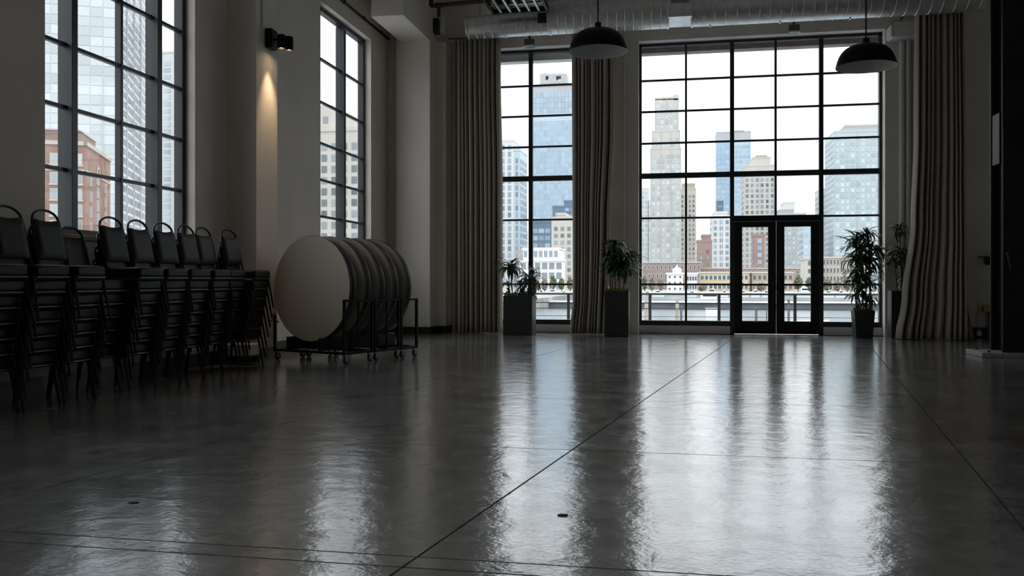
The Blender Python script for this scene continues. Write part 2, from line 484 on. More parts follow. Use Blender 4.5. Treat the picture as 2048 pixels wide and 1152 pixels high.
FR = [1.02, 2.40, 3.28, 3.96, 4.62, 5.27]
FTOP = 5.97
def far_window(name, label, X0, X1, mulls, door=None, low_skip=None):
    w = struct(empty(name, ((X0 + X1) / 2, GY, 0)), label)
    def ch(o): o.location = -w.location; return o
    d0, d1 = GY - .06, GY + .07
    ch(bar(w, 'frame', X0, X0 + .055, .16, FZ1, 'y', d0, d1)); ch(bar(w, 'frame', X1 - .055, X1, .16, FZ1, 'y', d0, d1))
    ch(bar(w, 'frame', X0, X1, FTOP, FZ1, 'y', d0, d1))
    edges = [X0 + .055]; spans = []
    for (c, hw) in mulls:
        z0 = .16
        if door and door[0] + .05 < c < door[1] - .05: z0 = 2.42
        if door and (abs(c - door[0]) < .06 or abs(c - door[1]) < .06): z0 = 0.0
        ch(bar(w, 'mullion', c - hw, c + hw, z0, FTOP, 'y', d0 + .01, d1 - .02)); edges += [c - hw, c + hw]
    edges.append(X1 - .055)
    for i in range(0, len(edges), 2):
        a, b = edges[i], edges[i + 1]
        over = door and a > door[0] - .1 and b < door[1] + .1
        zs = [2.42] if over else [.27]
        if not over: ch(bar(w, 'frame', a - .01, b + .01, .16, .27, 'y', d0, d1))
        for k, z in enumerate(FR):
            if over and z < 2.6: continue
            hw = .055 if k == 2 else .02
            ch(bar(w, 'transom' if k == 2 else 'muntin', a - .005, b + .005, z - hw, z + hw, 'y', GY - (.05 if k == 2 else .03), GY + .03))
            zs.append(z)
        zs.append(FTOP)
        for j in range(len(zs) - 1):
            ch(pane(w, (a - .01, zs[j]), (b + .01, zs[j + 1]), 'y', GY + .012))
    return w
gx = lambda px: XY(px, GY)
bm_t = mat('lintel_outside', (.36, .30, .26), .8, var=.2, vscale=3)
dl, dr = gx(1464), gx(1642)
far_window('window_5', 'narrow steel window between two brown curtains', AX0, AX1, [(gx(1062), .045), (gx(1152), .022)])
far_window('window_6', 'wide black steel window wall around the glazed double door', BX0, BX1, [(gx(1372), .022), (dl, .042), (gx(1551), .022), (dr, .042)], door=(dl, dr))
# low white curbs below the far windows
struct(MB().box(AX0, AX1, GY - .08, YF + TH, 0, .165).build('trim_5', TRIMW, bevel=.006), 'low white curb below the narrow far window')
mb = MB().box(BX0, dl - .04, GY - .08, YF + TH, 0, .165)
struct(mb.build('trim_6', TRIMW, bevel=.006), 'low white curb left of the double door')
struct(MB().box(dr + .04, BX1, GY - .08, YF + TH, 0, .165).build('trim_7', TRIMW, bevel=.006), 'low white curb right of the double door')
struct(MB().box(AX0 - .3, AX1 + .3, YF + TH, YF + TH + .25, 5.86, 6.3).build('trim_8', TRIMW), 'pale lintel outside above the narrow far window')
struct(MB().box(BX0 - .3, BX1 + .3, YF + TH, YF + TH + .25, 5.90, 6.3).build('trim_9', bm_t, ), 'weathered lintel outside above the wide window wall')
# light portals at the windows of the left and far walls: they give no light of their own, they only guide the sampling of the sky
def portal(name, loc, rot, sx, sy):
    l = bpy.data.lights.new(name, 'AREA'); l.shape = 'RECTANGLE'; l.size, l.size_y = sx, sy
    l.cycles.is_portal = True
    o = bpy.data.objects.new(name, l); o.location = loc; o.rotation_euler = rot; COL.objects.link(o)
for (a, b, z0, z1) in left_ops:
    portal('window_left' if a > 5 else 'window_left_offscreen', (XW - .32, (a + b) / 2, (z0 + z1) / 2), (0, -math.pi / 2, 0), z1 - z0, b - a)
for (a, b) in ((AX0, AX1), (BX0, BX1)): portal('window_far', ((a + b) / 2, YF + TH + .02, 3.0), (-math.pi / 2, 0, 0), b - a, 6.0)

# ------------------------------------------------------------------ double door
def door_leaf(name, label, X0, X1, hs):
    d = struct(empty(name, ((X0 + X1) / 2, GY, 0)), label)
    def ch(o): o.location = -d.location; return o
    y0, y1 = GY - .05, GY + .02
    sw = .155
    ch(bar(d, 'stile', X0, X0 + sw, .012, 2.30, 'y', y0, y1, DOORM)); ch(bar(d, 'stile', X1 - sw, X1, .012, 2.30, 'y', y0, y1, DOORM))
    ch(bar(d, 'rail', X0 + sw, X1 - sw, 2.19, 2.30, 'y', y0, y1, DOORM)); ch(bar(d, 'rail', X0 + sw, X1 - sw, .012, .275, 'y', y0, y1, DOORM))
    ch(bar(d, 'muntin', X0 + sw, X1 - sw, .995, 1.035, 'y', GY - .035, GY, DOORM))
    ch(pane(d, (X0 + sw - .01, .27), (X1 - sw + .01, 1.0), 'y', GY - .01)); ch(pane(d, (X0 + sw - .01, 1.03), (X1 - sw + .01, 2.2), 'y', GY - .01))
    hx = X1 - .06 if hs > 0 else X0 + .06
    h = MB().tube([(hx, y0 - .002, .9), (hx, y0 - .06, .92), (hx, y0 - .06, 1.12), (hx, y0 - .002, 1.14)], .011, 8)
    tag(ch(h.build('handle', BLACKM, d, True)), 'black bar pull handle')
    ch(MB().cyl(.016, -.012, 0.0, 12, 'y', (hx, y0, 1.03)).build('lock_cylinder', CHROME, d, True))
    return d
dm = (dl + dr) / 2
door_leaf('door_1', 'black steel door leaf with two glass panes, the hinge side left', dl + .045, dm - .004, 1)
door_leaf('door_2', 'black steel door leaf with two glass panes beside the bamboo palm', dm + .004, dr - .045, -1)
struct(bar(None, 'door_frame', dl - .0, dr + .0, 2.305, 2.425, 'y', GY - .075, GY + .05, DOORM), 'black steel door header above the double door')

# ------------------------------------------------------------------ curtains
def curtain(name, label, pxl, pxr, Y, ztop, npl, amp, group='floor length brown curtains', seed=0, pull=None):
    """pxl / pxr: lists of (height fraction, pixel column) along the left and right edges"""
    rnd = random.Random(seed)
    def interp(l, t):
        for (a, x), (b, y) in zip(l, l[1:]):
            if a <= t <= b:
                s = (t - a) / (b - a); s = s * s * (3 - 2 * s); return x + (y - x) * s
        return l[-1][1]
    ph = [rnd.uniform(-.9, .9) for _ in range(npl + 1)]; am = [rnd.uniform(.45, 1.35) for _ in range(npl + 1)]
    wd = [rnd.uniform(.45, 1.6) for _ in range(npl)]; bnd = [0.0]
    for q in wd: bnd.append(bnd[-1] + q / sum(wd))
    bnd[-1] = 1.0
    cols, rows = npl * 16, 26
    c = empty(name, (XY((pxl[0][1] + pxr[0][1]) / 2, Y), Y, 0)); tag(c, label, 'curtain', group)
    m = MB()
    for r in range(rows + 1):
        t = r / rows
        z = .012 + (ztop - .012) * t
        x0, x1 = XY(interp(pxl, t), Y), XY(interp(pxr, t), Y)
        for k in range(cols + 1):
            s = k / cols
            i0 = max(i for i in range(npl) if bnd[i] <= s + 1e-9); f = min(1.0, (s - bnd[i0]) / (bnd[i0 + 1] - bnd[i0]))
            wob = .10 * math.sin(2.3 * t * 3 + ph[i0] * 6)
            f = min(1, max(0, f + wob * f * (1 - f)))
            hgt = 1 - 2 * abs(2 * f - 1) ** (2.2 + ph[i0])
            deep = amp * (am[i0] * (1 - f) + am[i0 + 1] * f) * (.8 + .35 * (1 - t))
            yy = -hgt * deep + .02 * math.sin(5 * s + 2 * t)
            xx = .0
            m.v.append((x0 + (x1 - x0) * s + xx - c.location.x, yy, z))
    for r in range(rows):
        for k in range(cols):
            i = r * (cols + 1) + k
            m.f.append((i, i + 1, i + cols + 2, i + cols + 1))
    m.build('drape', CURT, c, True, solid=.006)
    # heading tape and rings at the top
    x0, x1 = XY(pxl[-1][1], Y) - c.location.x, XY(pxr[-1][1], Y) - c.location.x
    ring = MB()
    for j in range(17):
        pass
    me = MB().tube([(0, .02 * math.cos(q * math.pi / 8), .02 * math.sin(q * math.pi / 8)) for q in range(17)], .003, 5, False).mesh('ring')
    for k in range(npl // 2):
        link('ring', me, BLACKM, c, loc=(x0 + (x1 - x0) * (k + .5) / (npl // 2), 0, ztop + .012))
    return c
CY = 17.86
curtain('curtain', 'brown curtain hanging beside the corner pilaster, left of the narrow window', [(0, 906), (1, 905)], [(0, 1004), (.5, 1004), (.9, 1000), (1, 1000)], CY, 6.15, 11, .095, seed=1)
curtain('curtain', 'brown curtain hanging between the narrow window and the wide window', [(0, 1139), (.12, 1145), (1, 1143)], [(0, 1214), (.35, 1222), (.7, 1231), (1, 1231)], CY, 6.15, 10, .095, seed=5)
rc = curtain('curtain', 'brown curtain flaring at its hem over a planter, by the riveted column', [(0, 1793), (.12, 1806), (.35, 1824), (.6, 1830), (1, 1831)], [(0, 1934), (.5, 1930), (1, 1928)], 17.4, 6.17, 10, .105, seed=9)
m = MB()
for r in range(9):
    t = r / 8; zz = .012 + t * .95
    for k in range(7):
        s = k / 6
        xl = XY(1930, 17.52); wd = .02 + .15 * (1 - t) ** 1.6
        m.v.append((xl + wd * s - rc.location.x, .12 + .02 * math.sin(9 * s), zz))
for r in range(8):
    for k in range(6):
        i = r * 7 + k; m.f.append((i, i + 1, i + 8, i + 7))
tag(m.build('lining', LINING, rc, True, solid=.006), 'tan lining showing behind the hem')
for (pa, pb, yy, lab) in ((897, 1240, CY, 'black curtain rod over the narrow window'), (1815, 1945, 17.4, 'black curtain rod over the curtain by the riveted column')):
    xA, xB = XY(pa, yy), XY(pb, yy)
    rod = tag(empty('curtain_rod', ((xA + xB) / 2, yy, 6.19)), lab, 'curtain rod')
    MB().tube([(xA - rod.location.x, 0, 0), (xB - rod.location.x, 0, 0)], .013, 10).build('rod', BLACKM, rod, True)
    for q in (0.06, .94):
        x = xA + (xB - xA) * q - rod.location.x
        MB().box(x - .012, x + .012, 0, YF - yy, -.012, .012).build('bracket', BLACKM, rod)

# ------------------------------------------------------------------ stacking chairs
def make_chair():
    c = empty('stacking_chair')
    s = MB().box(-.19, .205, -.200, .200, .374, .47)
    s.build('seat', BLACKV, c, bevel=.026, seg=3)
    MB().box(-.175, .207, -.192, .192, .360, .376).build('seat_pan', PANM, c, bevel=.004, seg=1)
    for sy in (-1, 1):
        MB().tube([(.165, sy * .186, .39), (.172, sy * .196, .36), (.235, sy * .212, .0)], [.0135, .0135, .0115], 8).build('leg', BLACKM, c, True)
        MB().tube([(-.165, sy * .190, .42), (-.20, sy * .198, .30), (-.235, sy * .212, .0)], [.0135, .0135, .0115], 8).build('leg', BLACKM, c, True)
    # bent tube under the seat
    pts = [(.165, -.186, .35), (.165, -.15, .356), (.165, .15, .356), (.165, .186, .35)]
    u = MB().tube(pts, .009, 6)
    for sy in (-1, 1): u.tube([(.165, sy * .186, .352), (-.17, sy * .19, .352)], .009, 6)
    u.build('seat_rail', BLACKM, c, True)
    # hoop of the back
    def bx(z): return -.165 - (z - .42) * .21
    hp = [(bx(.42), -.19, .42), (bx(.55), -.192, .55), (bx(.75), -.190, .75), (bx(.86), -.180, .86)]
    for q in range(1, 8):
        t = math.pi * q / 8
        hp.append((bx(.88 + .095 * math.sin(t)), -.172 * math.cos(t), .88 + .095 * math.sin(t)))
    hp += [(x, -y, z) for (x, y, z) in reversed(hp[:4])]
    MB().tube(hp, .0115, 8).build('back_frame', BLACKM, c, True)
    # padded back with a scooped top edge below the hand hole
    m = MB(); nv, nu = 9, 11
    for face in (0, 1):
        for i in range(nv + 1):
            for j in range(nu + 1):
                s_ = j / nu * 2 - 1
                top = .872 + .028 * abs(s_) ** 2.2 - (.05 * max(0, abs(s_) - .8) * 5 * .6)
                z = .535 + (top - .535) * i / nv
                y = s_ * (.178 + .004 * math.sin(i / nv * 3))
                e = min(1, (1 - abs(s_)) * 5, (1 - abs(i / nv * 2 - 1)) * 5)
                th = .012 + .016 * math.sin(e * math.pi / 2)
                m.v.append((bx(z) + (th if face == 0 else -th * .7), y, z))
    N = (nu + 1) * (nv + 1)
    for i in range(nv):
        for j in range(nu):
            a = i * (nu + 1) + j
            m.f.append((a, a + 1, a + nu + 2, a + nu + 1)); m.f.append((N + a, N + a + nu + 1, N + a + nu + 2, N + a + 1))
    ringi = [j for j in range(nu + 1)] + [i * (nu + 1) + nu for i in range(1, nv + 1)] + [nv * (nu + 1) + j for j in range(nu - 1, -1, -1)] + [i * (nu + 1) for i in range(nv - 1, 0, -1)]
    for a, b in zip(ringi, ringi[1:] + ringi[:1]): m.f.append((a, N + a, N + b, b))
    m.build('backrest', BLACKV, c, True)
    return c
ORD = ['first', 'second', 'third', 'fourth', 'fifth', 'sixth', 'seventh', 'eighth', 'ninth', 'tenth']
stackY = [6.06, 6.51, 6.96, 7.41, 7.86, 8.30, 8.74, 9.18, 9.62, 10.08]
stackX = [-5.55, -5.52, -5.50, -5.56, -5.48, -5.48, -5.47, -5.46, -5.50, -5.42]
stackN = [7, 7, 7, 6, 7, 7, 7, 7, 7, 7]
yaw = [1.2, -.8, 1, 1.5, -1, .8, -1.2, 1, .6, -1.5]
chair0 = make_chair(); used = False
for i in range(10):
    a = math.radians(yaw[i])
    for k in range(stackN[i]):
        if used: c = copy_tree(chair0)
        else: c = chair0; used = True
        sh = .023 * k
        c.location = (stackX[i] + sh * math.cos(a), stackY[i] + sh * math.sin(a) + random.uniform(-.004, .004), .125 * k)
        c.rotation_euler = (0, 0, a)
        top = ' (topmost)' if False else ''
        pos = 'topmost' if k == stackN[i] - 1 else ORD[k] + ' from the floor'
        stk = 'the stack nearest the spotlit pilaster' if i == 9 else 'the %s stack from the spotlit pilaster' % ORD[9 - i]
        tag(c, 'black stacking chair, %s in %s' % (pos, stk), 'chair', 'black stacking chairs along the window wall')

# ------------------------------------------------------------------ round folding tables on carts
TR = 0.715
TAX = math.radians(22)
ax = Vector((math.sin(TAX), math.cos(TAX), 0)); pp = Vector((math.cos(TAX), -math.sin(TAX), 0))
C0 = Vector((-4.915, 11.13, 0))
TZ = .985
def make_table():
    t = empty('round_table')   # local axis +y goes away from the camera
    MB().lathe([(.0001, 0), (TR - .004, 0), (TR, .004), (TR, .02), (.0001, .02)], 64, 'y').build('tabletop', LAMIN, t, True)
    MB().lathe([(TR - .002, .004), (TR + .006, .006), (TR + .008, .014), (TR + .006, .032), (TR - .004, .036)], 64, 'y').build('edge_band', RIM, t, True)
    MB().lathe([(.0001, .02), (TR - .012, .02), (TR - .012, .034), (.0001, .034)], 64, 'y').build('underside', PLYW, t, True)
    MB().lathe([(TR - .03, .034), (TR - .008, .038), (TR - .006, .062), (TR - .014, .066), (TR - .014, .072), (TR - .006, .076), (TR - .006, .108), (TR - .02, .112), (TR - .02, .118), (TR - .01, .122), (TR - .012, .138), (TR - .045, .14), (TR - .045, .036)], 64, 'y').build('apron_ring', RIM, t, True)
    for s in (-1, 1):
        pts = [(s * .48, .06, -.22), (s * .08, .06, -.24), (s * .06, .06, -.20), (s * .06, .06, .20), (s * .08, .06, .24), (s * .48, .06, .22)]
        MB().tube(pts, .013, 8).build('folded_leg', BLACKM, t, True)
    return t
tab0 = make_table()
tl = ['round beige folding table showing its full speckled face, on the cart nearest the chair stacks',
      'second round folding table behind the full speckled table face',
      'third round folding table in the upright row, on the middle cart',
      'fourth round folding table in the upright row, on the middle cart',
      'last round folding table of the upright row, beside the white wall box']
for i in range(5):
    t = tab0 if i == 0 else copy_tree(tab0)
    p = C0 + ax * (.285 * i)
    t.location = (p.x, p.y, TZ); t.rotation_euler = (math.radians(-1.5), 0, -TAX)
    tag(t, tl[i], 'table', 'round folding tables standing on edge')
def make_cart(name, label, s0, s1, hl_=.585, hr=.738):
    c = C0 + ax * ((s0 + s1) / 2)
    r = empty(name, (c.x, c.y, 0), -TAX); tag(r, label, 'cart', 'table carts')
    hl = (s1 - s0) / 2
    m = MB()
    for y in (-hl + .018, hl - .018): m.box(-hl_, hr + .02, y - .018, y + .018, .125, .16)
    for x in (-hl_ + .02, hr): m.box(x - .018, x + .018, -hl + .036, hl - .036, .125, .16)
    m.build('base_frame', BLACKM, r, bevel=.003, seg=1)
    for x in (-.3, .3):   # cradle bars the tables stand on
        MB().box(x - .02, x + .02, -hl, hl, .16, .330).build('cradle_bar', BLACKM, r, bevel=.003, seg=1)
    for y in (-hl + .018, hl - .018):
        MB().box(hr - .018, hr + .018, y - .018, y + .018, .16, .83).build('post', BLACKM, r, bevel=.003, seg=1)
        MB().tube([(-hl_ + .02, y, .16), (-hl_ + .02, y, .60), (-hl_ + .02, y, .63)], [.022, .022, .012], 10).build('post', BLACKM, r, True)
    if hl > .2: MB().box(hr - .012, hr + .012, -.012, .012, .16, .82).build('post', BLACKM, r, bevel=.003, seg=1)
    MB().box(hr - .018, hr + .018, -hl, hl, .81, .845).build('top_rail', BLACKM, r, bevel=.003, seg=1)
    for x in (-hl_ + .03, hr - .015):
        for y in (-hl + .05, hl - .05):
            cs = MB().box(x - .03, x + .03, y - .03, y + .03, .115, .127).box(x - .024, x - .018, y - .02, y + .025, .04, .117).box(x + .018, x + .024, y - .02, y + .025, .04, .117)
            f = cs.build('caster', CHROME, r)
            MB().lathe([(.001, -.016), (.03, -.016), (.047, -.012), (.05, 0), (.047, .012), (.03, .016), (.001, .016)], 20, 'x', (x, y + .012, .05)).build('wheel', RUBBER, f, True)
            MB().cyl(.014, -.026, .026, 10, 'x', (x, y + .012, .05)).build('axle', CHROME, f, True)
    return r
make_cart('table_cart', 'black wheeled cart carrying the two round tables nearest the chair stacks', -.14, .425)
make_cart('table_cart', 'black wheeled cart in the middle of the row of table carts', .445, .975)
make_cart('table_cart', 'black wheeled cart at the window end of the row, next to the corner pilaster', .995, 1.37)

# ------------------------------------------------------------------ twin wall spotlight
lp = at_x(536, 80, XP)
sp = empty('wall_spotlight', (XP, lp.y, lp.z)); tag(sp, 'black twin-head spotlight glowing warm on the pilaster', 'wall lamp')
MB().box(0, .10, -.10, .10, -.13, .14).build('mount_box', LAMPB, sp, bevel=.02, seg=3)
MB().tube([(.09, 0, .0), (.17, .02, .0)], .018, 10).build('arm', LAMPB, sp, True)
for k, (x, y) in enumerate(((.20, .0), (.26, .11))):
    hd = MB().lathe([(.0001, .06), (.05, .06), (.058, .05), (.058, -.13), (.050, -.13), (.050, -.10), (.0001, -.10)], 20, 'z', (x, y, 0)).build('spot_head', LAMPB, sp, True)
    MB().cyl(.047, -.102, -.097, 20, 'z', (x, y, -.005)).build('lens', WARMG, hd, True)
    l = bpy.data.lights.new('spot_bulb', 'SPOT'); l.energy = 27 if k == 0 else 12; l.color = (1.0, .70, .42)
    l.spot_size = math.radians(50); l.spot_blend = .9; l.shadow_soft_size = .03
    lo = bpy.data.objects.new('spot_bulb', l); COL.objects.link(lo)
    lo.location = (XP + x, lp.y + y, lp.z - .14)
    lo.rotation_euler = (0, math.radians(9), 0)
# conduit above the lamp, track along the wall head
cd = MB().tube([(XP + .012, P1[0] + .16, lp.z + .12), (XP + .012, P1[0] + .16, ZC)], .012, 8)
tag(cd.build('conduit', TRIMW, None, True), 'thin white conduit rising from the wall spotlight', 'conduit')
tr = empty('wall_track', (XW, 15, 6.15)); tag(tr, 'thin dark cable track along the wall head above the tables', 'cable track')
MB().box(.0, .035, -2.4, 2.5, -.02, .02).build('track', DARKM, tr, bevel=.003, seg=1)
for y in (-2, -1, 0, 1, 2): MB().box(0, .05, y - .015, y + .015, -.03, .03).build('clip', DARKM, tr)

# ------------------------------------------------------------------ pendants
def pendant(label, px, py, Y, R=.40):
    p = at_y(px, py, Y)
    e = empty('pendant_lamp', p); tag(e, label, 'lamp', 'black dome pendant lamps')
    k = R / .4
    out = [(.40, 0), (.403, .008), (.398, .03), (.382, .09), (.358, .15), (.325, .205), (.28, .25), (.22, .285), (.14, .308), (.06, .318), (.03, .322), (.0001, .322)]
    MB().lathe([(a * k, b * k) for a, b in out], 48).build('shade', LAMPB, e, True)
    inn = [(.40, 0), (.393, .003), (.385, .03), (.37, .09), (.345, .145), (.31, .197), (.27, .238), (.21, .27), (.13, .29), (.0001, .296)]
    MB().lathe([(a * k, b * k) for a, b in inn], 48).build('reflector', LAMPW, e, True)
    MB().cyl(.045, .322, .40, 16).build('socket_cap', LAMPB, e, True)
    MB().lathe([(.03, .29), (.035, .25), (.06, .21), (.075, .17), (.06, .125), (.03, .11), (.0001, .105)], 20).build('bulb', mat('bulb_frosted', (.75, .75, .74), .3), e, True)
    m = MB()
    for q in range(4):
        t = q * math.pi / 2 + .4
        m.tube([(.05 * math.cos(t), .05 * math.sin(t), .27), (.33 * math.cos(t), .33 * math.sin(t), .12)], .008, 6)
    m.build('lamp_spider', LAMPW, e, True)
    MB().tube([(0, 0, .39), (0, 0, ZC - p.z)], .011, 8).build('rod', BLACKM, e, True)
    MB().cyl(.07, ZC - p.z - .04, ZC - p.z, 16).build('ceiling_cup', LAMPB, e, True)
pendant('black dome pendant lamp hanging before the curtain between the two far windows', 1196, 104, 12.0)
pendant('black dome pendant lamp hanging before the wide window wall, by the riveted column', 1732, 134, 12.9)

# ------------------------------------------------------------------ air duct
DYc, DB = 17.0, 5.93
dx = lambda px: XY(px, DYc)
duct = empty('air_duct', (dx(1350), DYc, DB)); tag(duct, 'long galvanised spiral air duct below the ceiling over the far windows', 'air duct')
ox = duct.location.x
def seg(x0, x1, r, step):
    MB().lathe([(r, x0 - ox), (r, x1 - ox)], 40, 'x', (0, 0, r)).build('duct_segment', GALV, duct, True)
    me = MB().lathe([(r, -.012), (r + .007, -.004), (r + .007, .004), (r, .012)], 40, 'x').mesh('seam')
    k = 0; x = x0 + .02
    while x < x1:
        link('seam', me, GALV, duct, True, loc=(x - ox, 0, r), rot=(0, math.radians(2.0), math.radians(5)))
        x += step * random.uniform(.92, 1.08)
    for x in (x0, x1):
        MB().lathe([(r + .012, -.02), (r + .012, .02), (.0001, .02), (.0001, -.02), (r + .012, -.02)], 40, 'x', (x - ox, 0, r)).build('end_collar', GALV, duct, True)
seg(dx(937), dx(1102), .225, .16)
seg(dx(1100), dx(1336), .325, .165)
seg(dx(1384), dx(1964), .255, .20)
bx0, bx1 = dx(1336) - ox, dx(1384) - ox
MB().box(bx0, bx1, -.36, .34, .10, .72).build('damper_box', GALV, duct, bevel=.006, seg=1)
g = MB().box(bx0 + .06, bx1 - .06, -.385, -.355, .36, .66)
g.build('vent_frame', mat('vent_grey', (.28, .28, .27), .5), duct)
for k in range(5):
    MB().box(bx0 + .09, bx1 - .09, -.40, -.38, .40 + k * .05, .425 + k * .05).build('louvre', DARKM, duct)
gx0 = dx(1079) - ox
MB().box(gx0, gx0 + .22, -.245, -.12, .16, .36).build('side_vent', DARKM, duct, bevel=.005, seg=1)
for px in (960, 1180, 1270, 1480, 1640, 1850):
    x = dx(px) - ox
    MB().tube([(x, 0, .3), (x, 0, ZC - DB)], .006, 6).build('hanger_rod', DARKM, duct, True)
for px in (1012, 1420, 1560, 1700, 1900):
    x = dx(px) - ox
    MB().box(x - .015, x + .015, -.03, .03, -.02, .03).build('strap', GALV, duct)
# rectangular branch duct with its tube lamp, right
bd = empty('branch_duct', (dx(1775), 15.2, 6.3)); tag(bd, 'square galvanised branch duct running out from the round duct', 'air duct')
MB().box(-.32, .32, -1.6, 1.72, .02, .6).build('duct_body', GALV, bd, bevel=.006, seg=1)
for y in (-1.2, -.4, .4, 1.2): MB().box(-.34, .34, y - .02, y + .02, .0, .62).build('flange', GALV, bd)
tl_ = empty('tube_light', (dx(1728), 15.6, 6.12)); tag(tl_, 'slim grey tube light fixture hung beside the branch duct', 'lamp')
MB().box(-.04, .04, -.7, .7, 0, .05).build('housing', GALV, tl_, bevel=.004, seg=1)
MB().tube([(0, -.66, -.02), (0, .66, -.02)], .018, 10).build('tube', LAMPW, tl_, True)
for y in (-.5, .5): MB().tube([(0, y, .05), (0, y, ZC - 6.12)], .004, 5).build('hanger', DARKM, tl_)
# sprinkler pipe and fittings
pz = at_y(862, 12, 16.9).z
xs0, xs1 = XY(862, 16.9), XY(1110, 16.9)
pi = empty('sprinkler_pipe', (xs0, 16.9, pz)); tag(pi, 'dark brown sprinkler pipe running above the left duct end', 'pipe')
MB().tube([(0, 0, 0), (xs1 - xs0, 0, .08)], .042, 12).build('pipe_run', PIPEB, pi, True)
MB().tube([(.16, 0, 0), (.16, 0, -.22)], .036, 12).build('drop', PIPEB, pi, True)
MB().tube([(0, 0, 0), (.10, -.3, .4), (.12, -.35, ZC - pz - .01)], .045, 12).build('riser', PIPEB, pi, True)
MB().lathe([(.05, -.06), (.058, -.05), (.058, .05), (.05, .06)], 14, 'x', (.16, 0, 0)).build('tee', PIPEB, pi, True)
# box speaker on top of the narrow chase
s0 = at_y(862, 68, YP3 - .1)
bs = empty('wall_speaker', (s0.x, YP3, s0.z)); tag(bs, 'small black box speaker on top of the narrow corner chase', 'speaker')
MB().box(0, .20, -.2, .0, 0, .30).build('cabinet', DARKM, bs, bevel=.012)
MB().box(.015, .185, -.206, -.198, .02, .28).build('grille', BLACKM, bs)
MB().box(.2, .27, -.12, 0, .0, .34).build('bracket', TRIMW, bs)
# hanging equipment frame under the ceiling
q0 = at_y(985, 30, 16.45)
fw_ = XY(1098, 16.45) - q0.x
eq = empty('equipment_frame', (q0.x, 16.45, q0.z)); tag(eq, 'dark steel equipment frame with cross bars hung under the ceiling', 'frame')
MB().box(0, fw_, -.05, 0, 0, .10).build('edge_beam', DARKM, eq); MB().box(0, fw_, -2.6, -2.55, 0, .10).build('edge_beam', DARKM, eq)
MB().box(0, .05, -2.6, 0, 0, .10).build('edge_beam', DARKM, eq); MB().box(fw_ - .05, fw_, -2.6, 0, 0, .10).build('edge_beam', DARKM, eq)
for k in range(5):
    x = fw_ * (k + 1) / 6
    MB().box(x - .018, x + .018, -2.55, -.05, .01, .06).build('cross_bar', GALV, eq)
for y in (-.35, -.8): MB().box(.05, fw_ - .05, y - .02, y + .02, .06, .10).build('cross_bar', GALV, eq)
MB().box(.02, fw_ - .02, -2.58, -.02, .34, .40).build('deck', DARKM, eq)
MB().box(.10, .42, -.42, -.12, .06, .26).build('junction_box', DARKM, eq, bevel=.01)
MB().cyl(.10, -.5, .4, 16, 'y', (fw_ * .45, -.6, .16)).build('fan_motor', DARKM, eq, True)
for (x, y) in ((.03, -.03), (fw_ - .03, -.03)): MB().tube([(x, y, .1), (x, y, ZC - q0.z)], .008, 6).build('hanger_rod', DARKM, eq)
# small grey sensors on brackets below the duct
for px, py, lab in ((1059, 86, 'small grey sensor box bracketed above the narrow far window'), (1588, 58, 'small grey sensor box bracketed above the wide far window')):
    p = at_y(px, py, 17.9)
    e = empty('sensor_box', p); tag(e, lab, 'sensor')
    MB().box(-.10, .10, -.08, .08, -.09, .07).build('housing', mat('sensor_grey', (.09, .09, .09), .5), e, bevel=.012)
    MB().box(-.11, .11, -.09, -.07, -.10, -.06).build('rim', GALV, e)
    MB().tube([(0, 0, .07), (0, .03, .22), (0, .3, .24)], .02, 8).build('bracket', DARKM, e, True)

# pipes at the far wall
for px, r, lab in ((1250, .025, 'thin white riser pipe on the wall between the two far windows'),
                   (1803, .05, 'white riser pipe beside the wide window, under the pipe header'),
                   (1816, .045, 'second white riser pipe beside the wide window, nearer the curtain')):
    x = XY(px, YF - r)
    e = empty('riser_pipe', (x, YF - r - .02, 0)); tag(e, lab, 'pipe', None)
    zt = ZC if px == 1250 else 5.78
    MB().tube([(0, 0, 0), (0, 0, zt)], r, 14).build('pipe', TRIMW, e, True)
    for z in (.8, 2.1, 3.4, 4.7): MB().lathe([(r, z - .03), (r + .012, z - .03), (r + .012, z + .03), (r, z + .03)], 14).build('clamp', TRIMW, e, True)
h0, h1 = at_y(1778, 78, 17.95), at_y(1832, 52, 17.95)
e = empty('pipe_header', (h0.x, 17.95, h0.z)); tag(e, 'white boxed pipe header on the wall above the riser pipes', 'pipe')
MB().box(.03, h1.x - h0.x, -.12, .25, 0, .26).build('header_box', TRIMW, e, bevel=.012)
MB().box(0, .05, -.14, .25, .02, .30).build('end_flange', TRIMW, e, bevel=.008)
MB().box(-.0, h1.x - h0.x, -.14, .25, .24, .28).build('lip', TRIMW, e, bevel=.006)

# ------------------------------------------------------------------ riveted steel column
YC0, XC0 = 13.55, XY(2005, 13.55)
YC1 = YX(1980, XC0)
col = empty('riveted_column', (XC0, YC0, 0)); tag(col, 'black riveted steel column standing on a grey plinth', 'column')
D = YC1 - YC0; WD = .62
MB().box(0, WD, 0, .035, .07, ZC).build('front_flange', IRON, col, bevel=.004, seg=1)
zs = at_y(2020, 256, YC0).z
MB().box(.004, WD, -.018, .0, .07, zs).build('cover_plate', IRON, col, bevel=.004, seg=1)
MB().box(0, WD, D - .035, D, .07, ZC).build('rear_flange', IRON, col, bevel=.004, seg=1)
MB().box(.10, .14, .035, D - .035, .07, ZC).build('web', IRON, col)
MB().box(WD - .14, WD - .10, .035, D - .035, .07, ZC).build('web', IRON, col)
MB().box(.012, .10, .035, .05, .07, ZC).build('angle', IRON, col, bevel=.003, seg=1)
MB().box(.012, .10, D - .05, D - .035, .07, ZC).build('angle', IRON, col, bevel=.003, seg=1)
za, zb = at_x(1990, 330, XC0).z, at_x(1990, 228, XC0).z
MB().box(.012, .11, .16, D - .05, za, zb).build('side_bracket', IRON, col, bevel=.01)
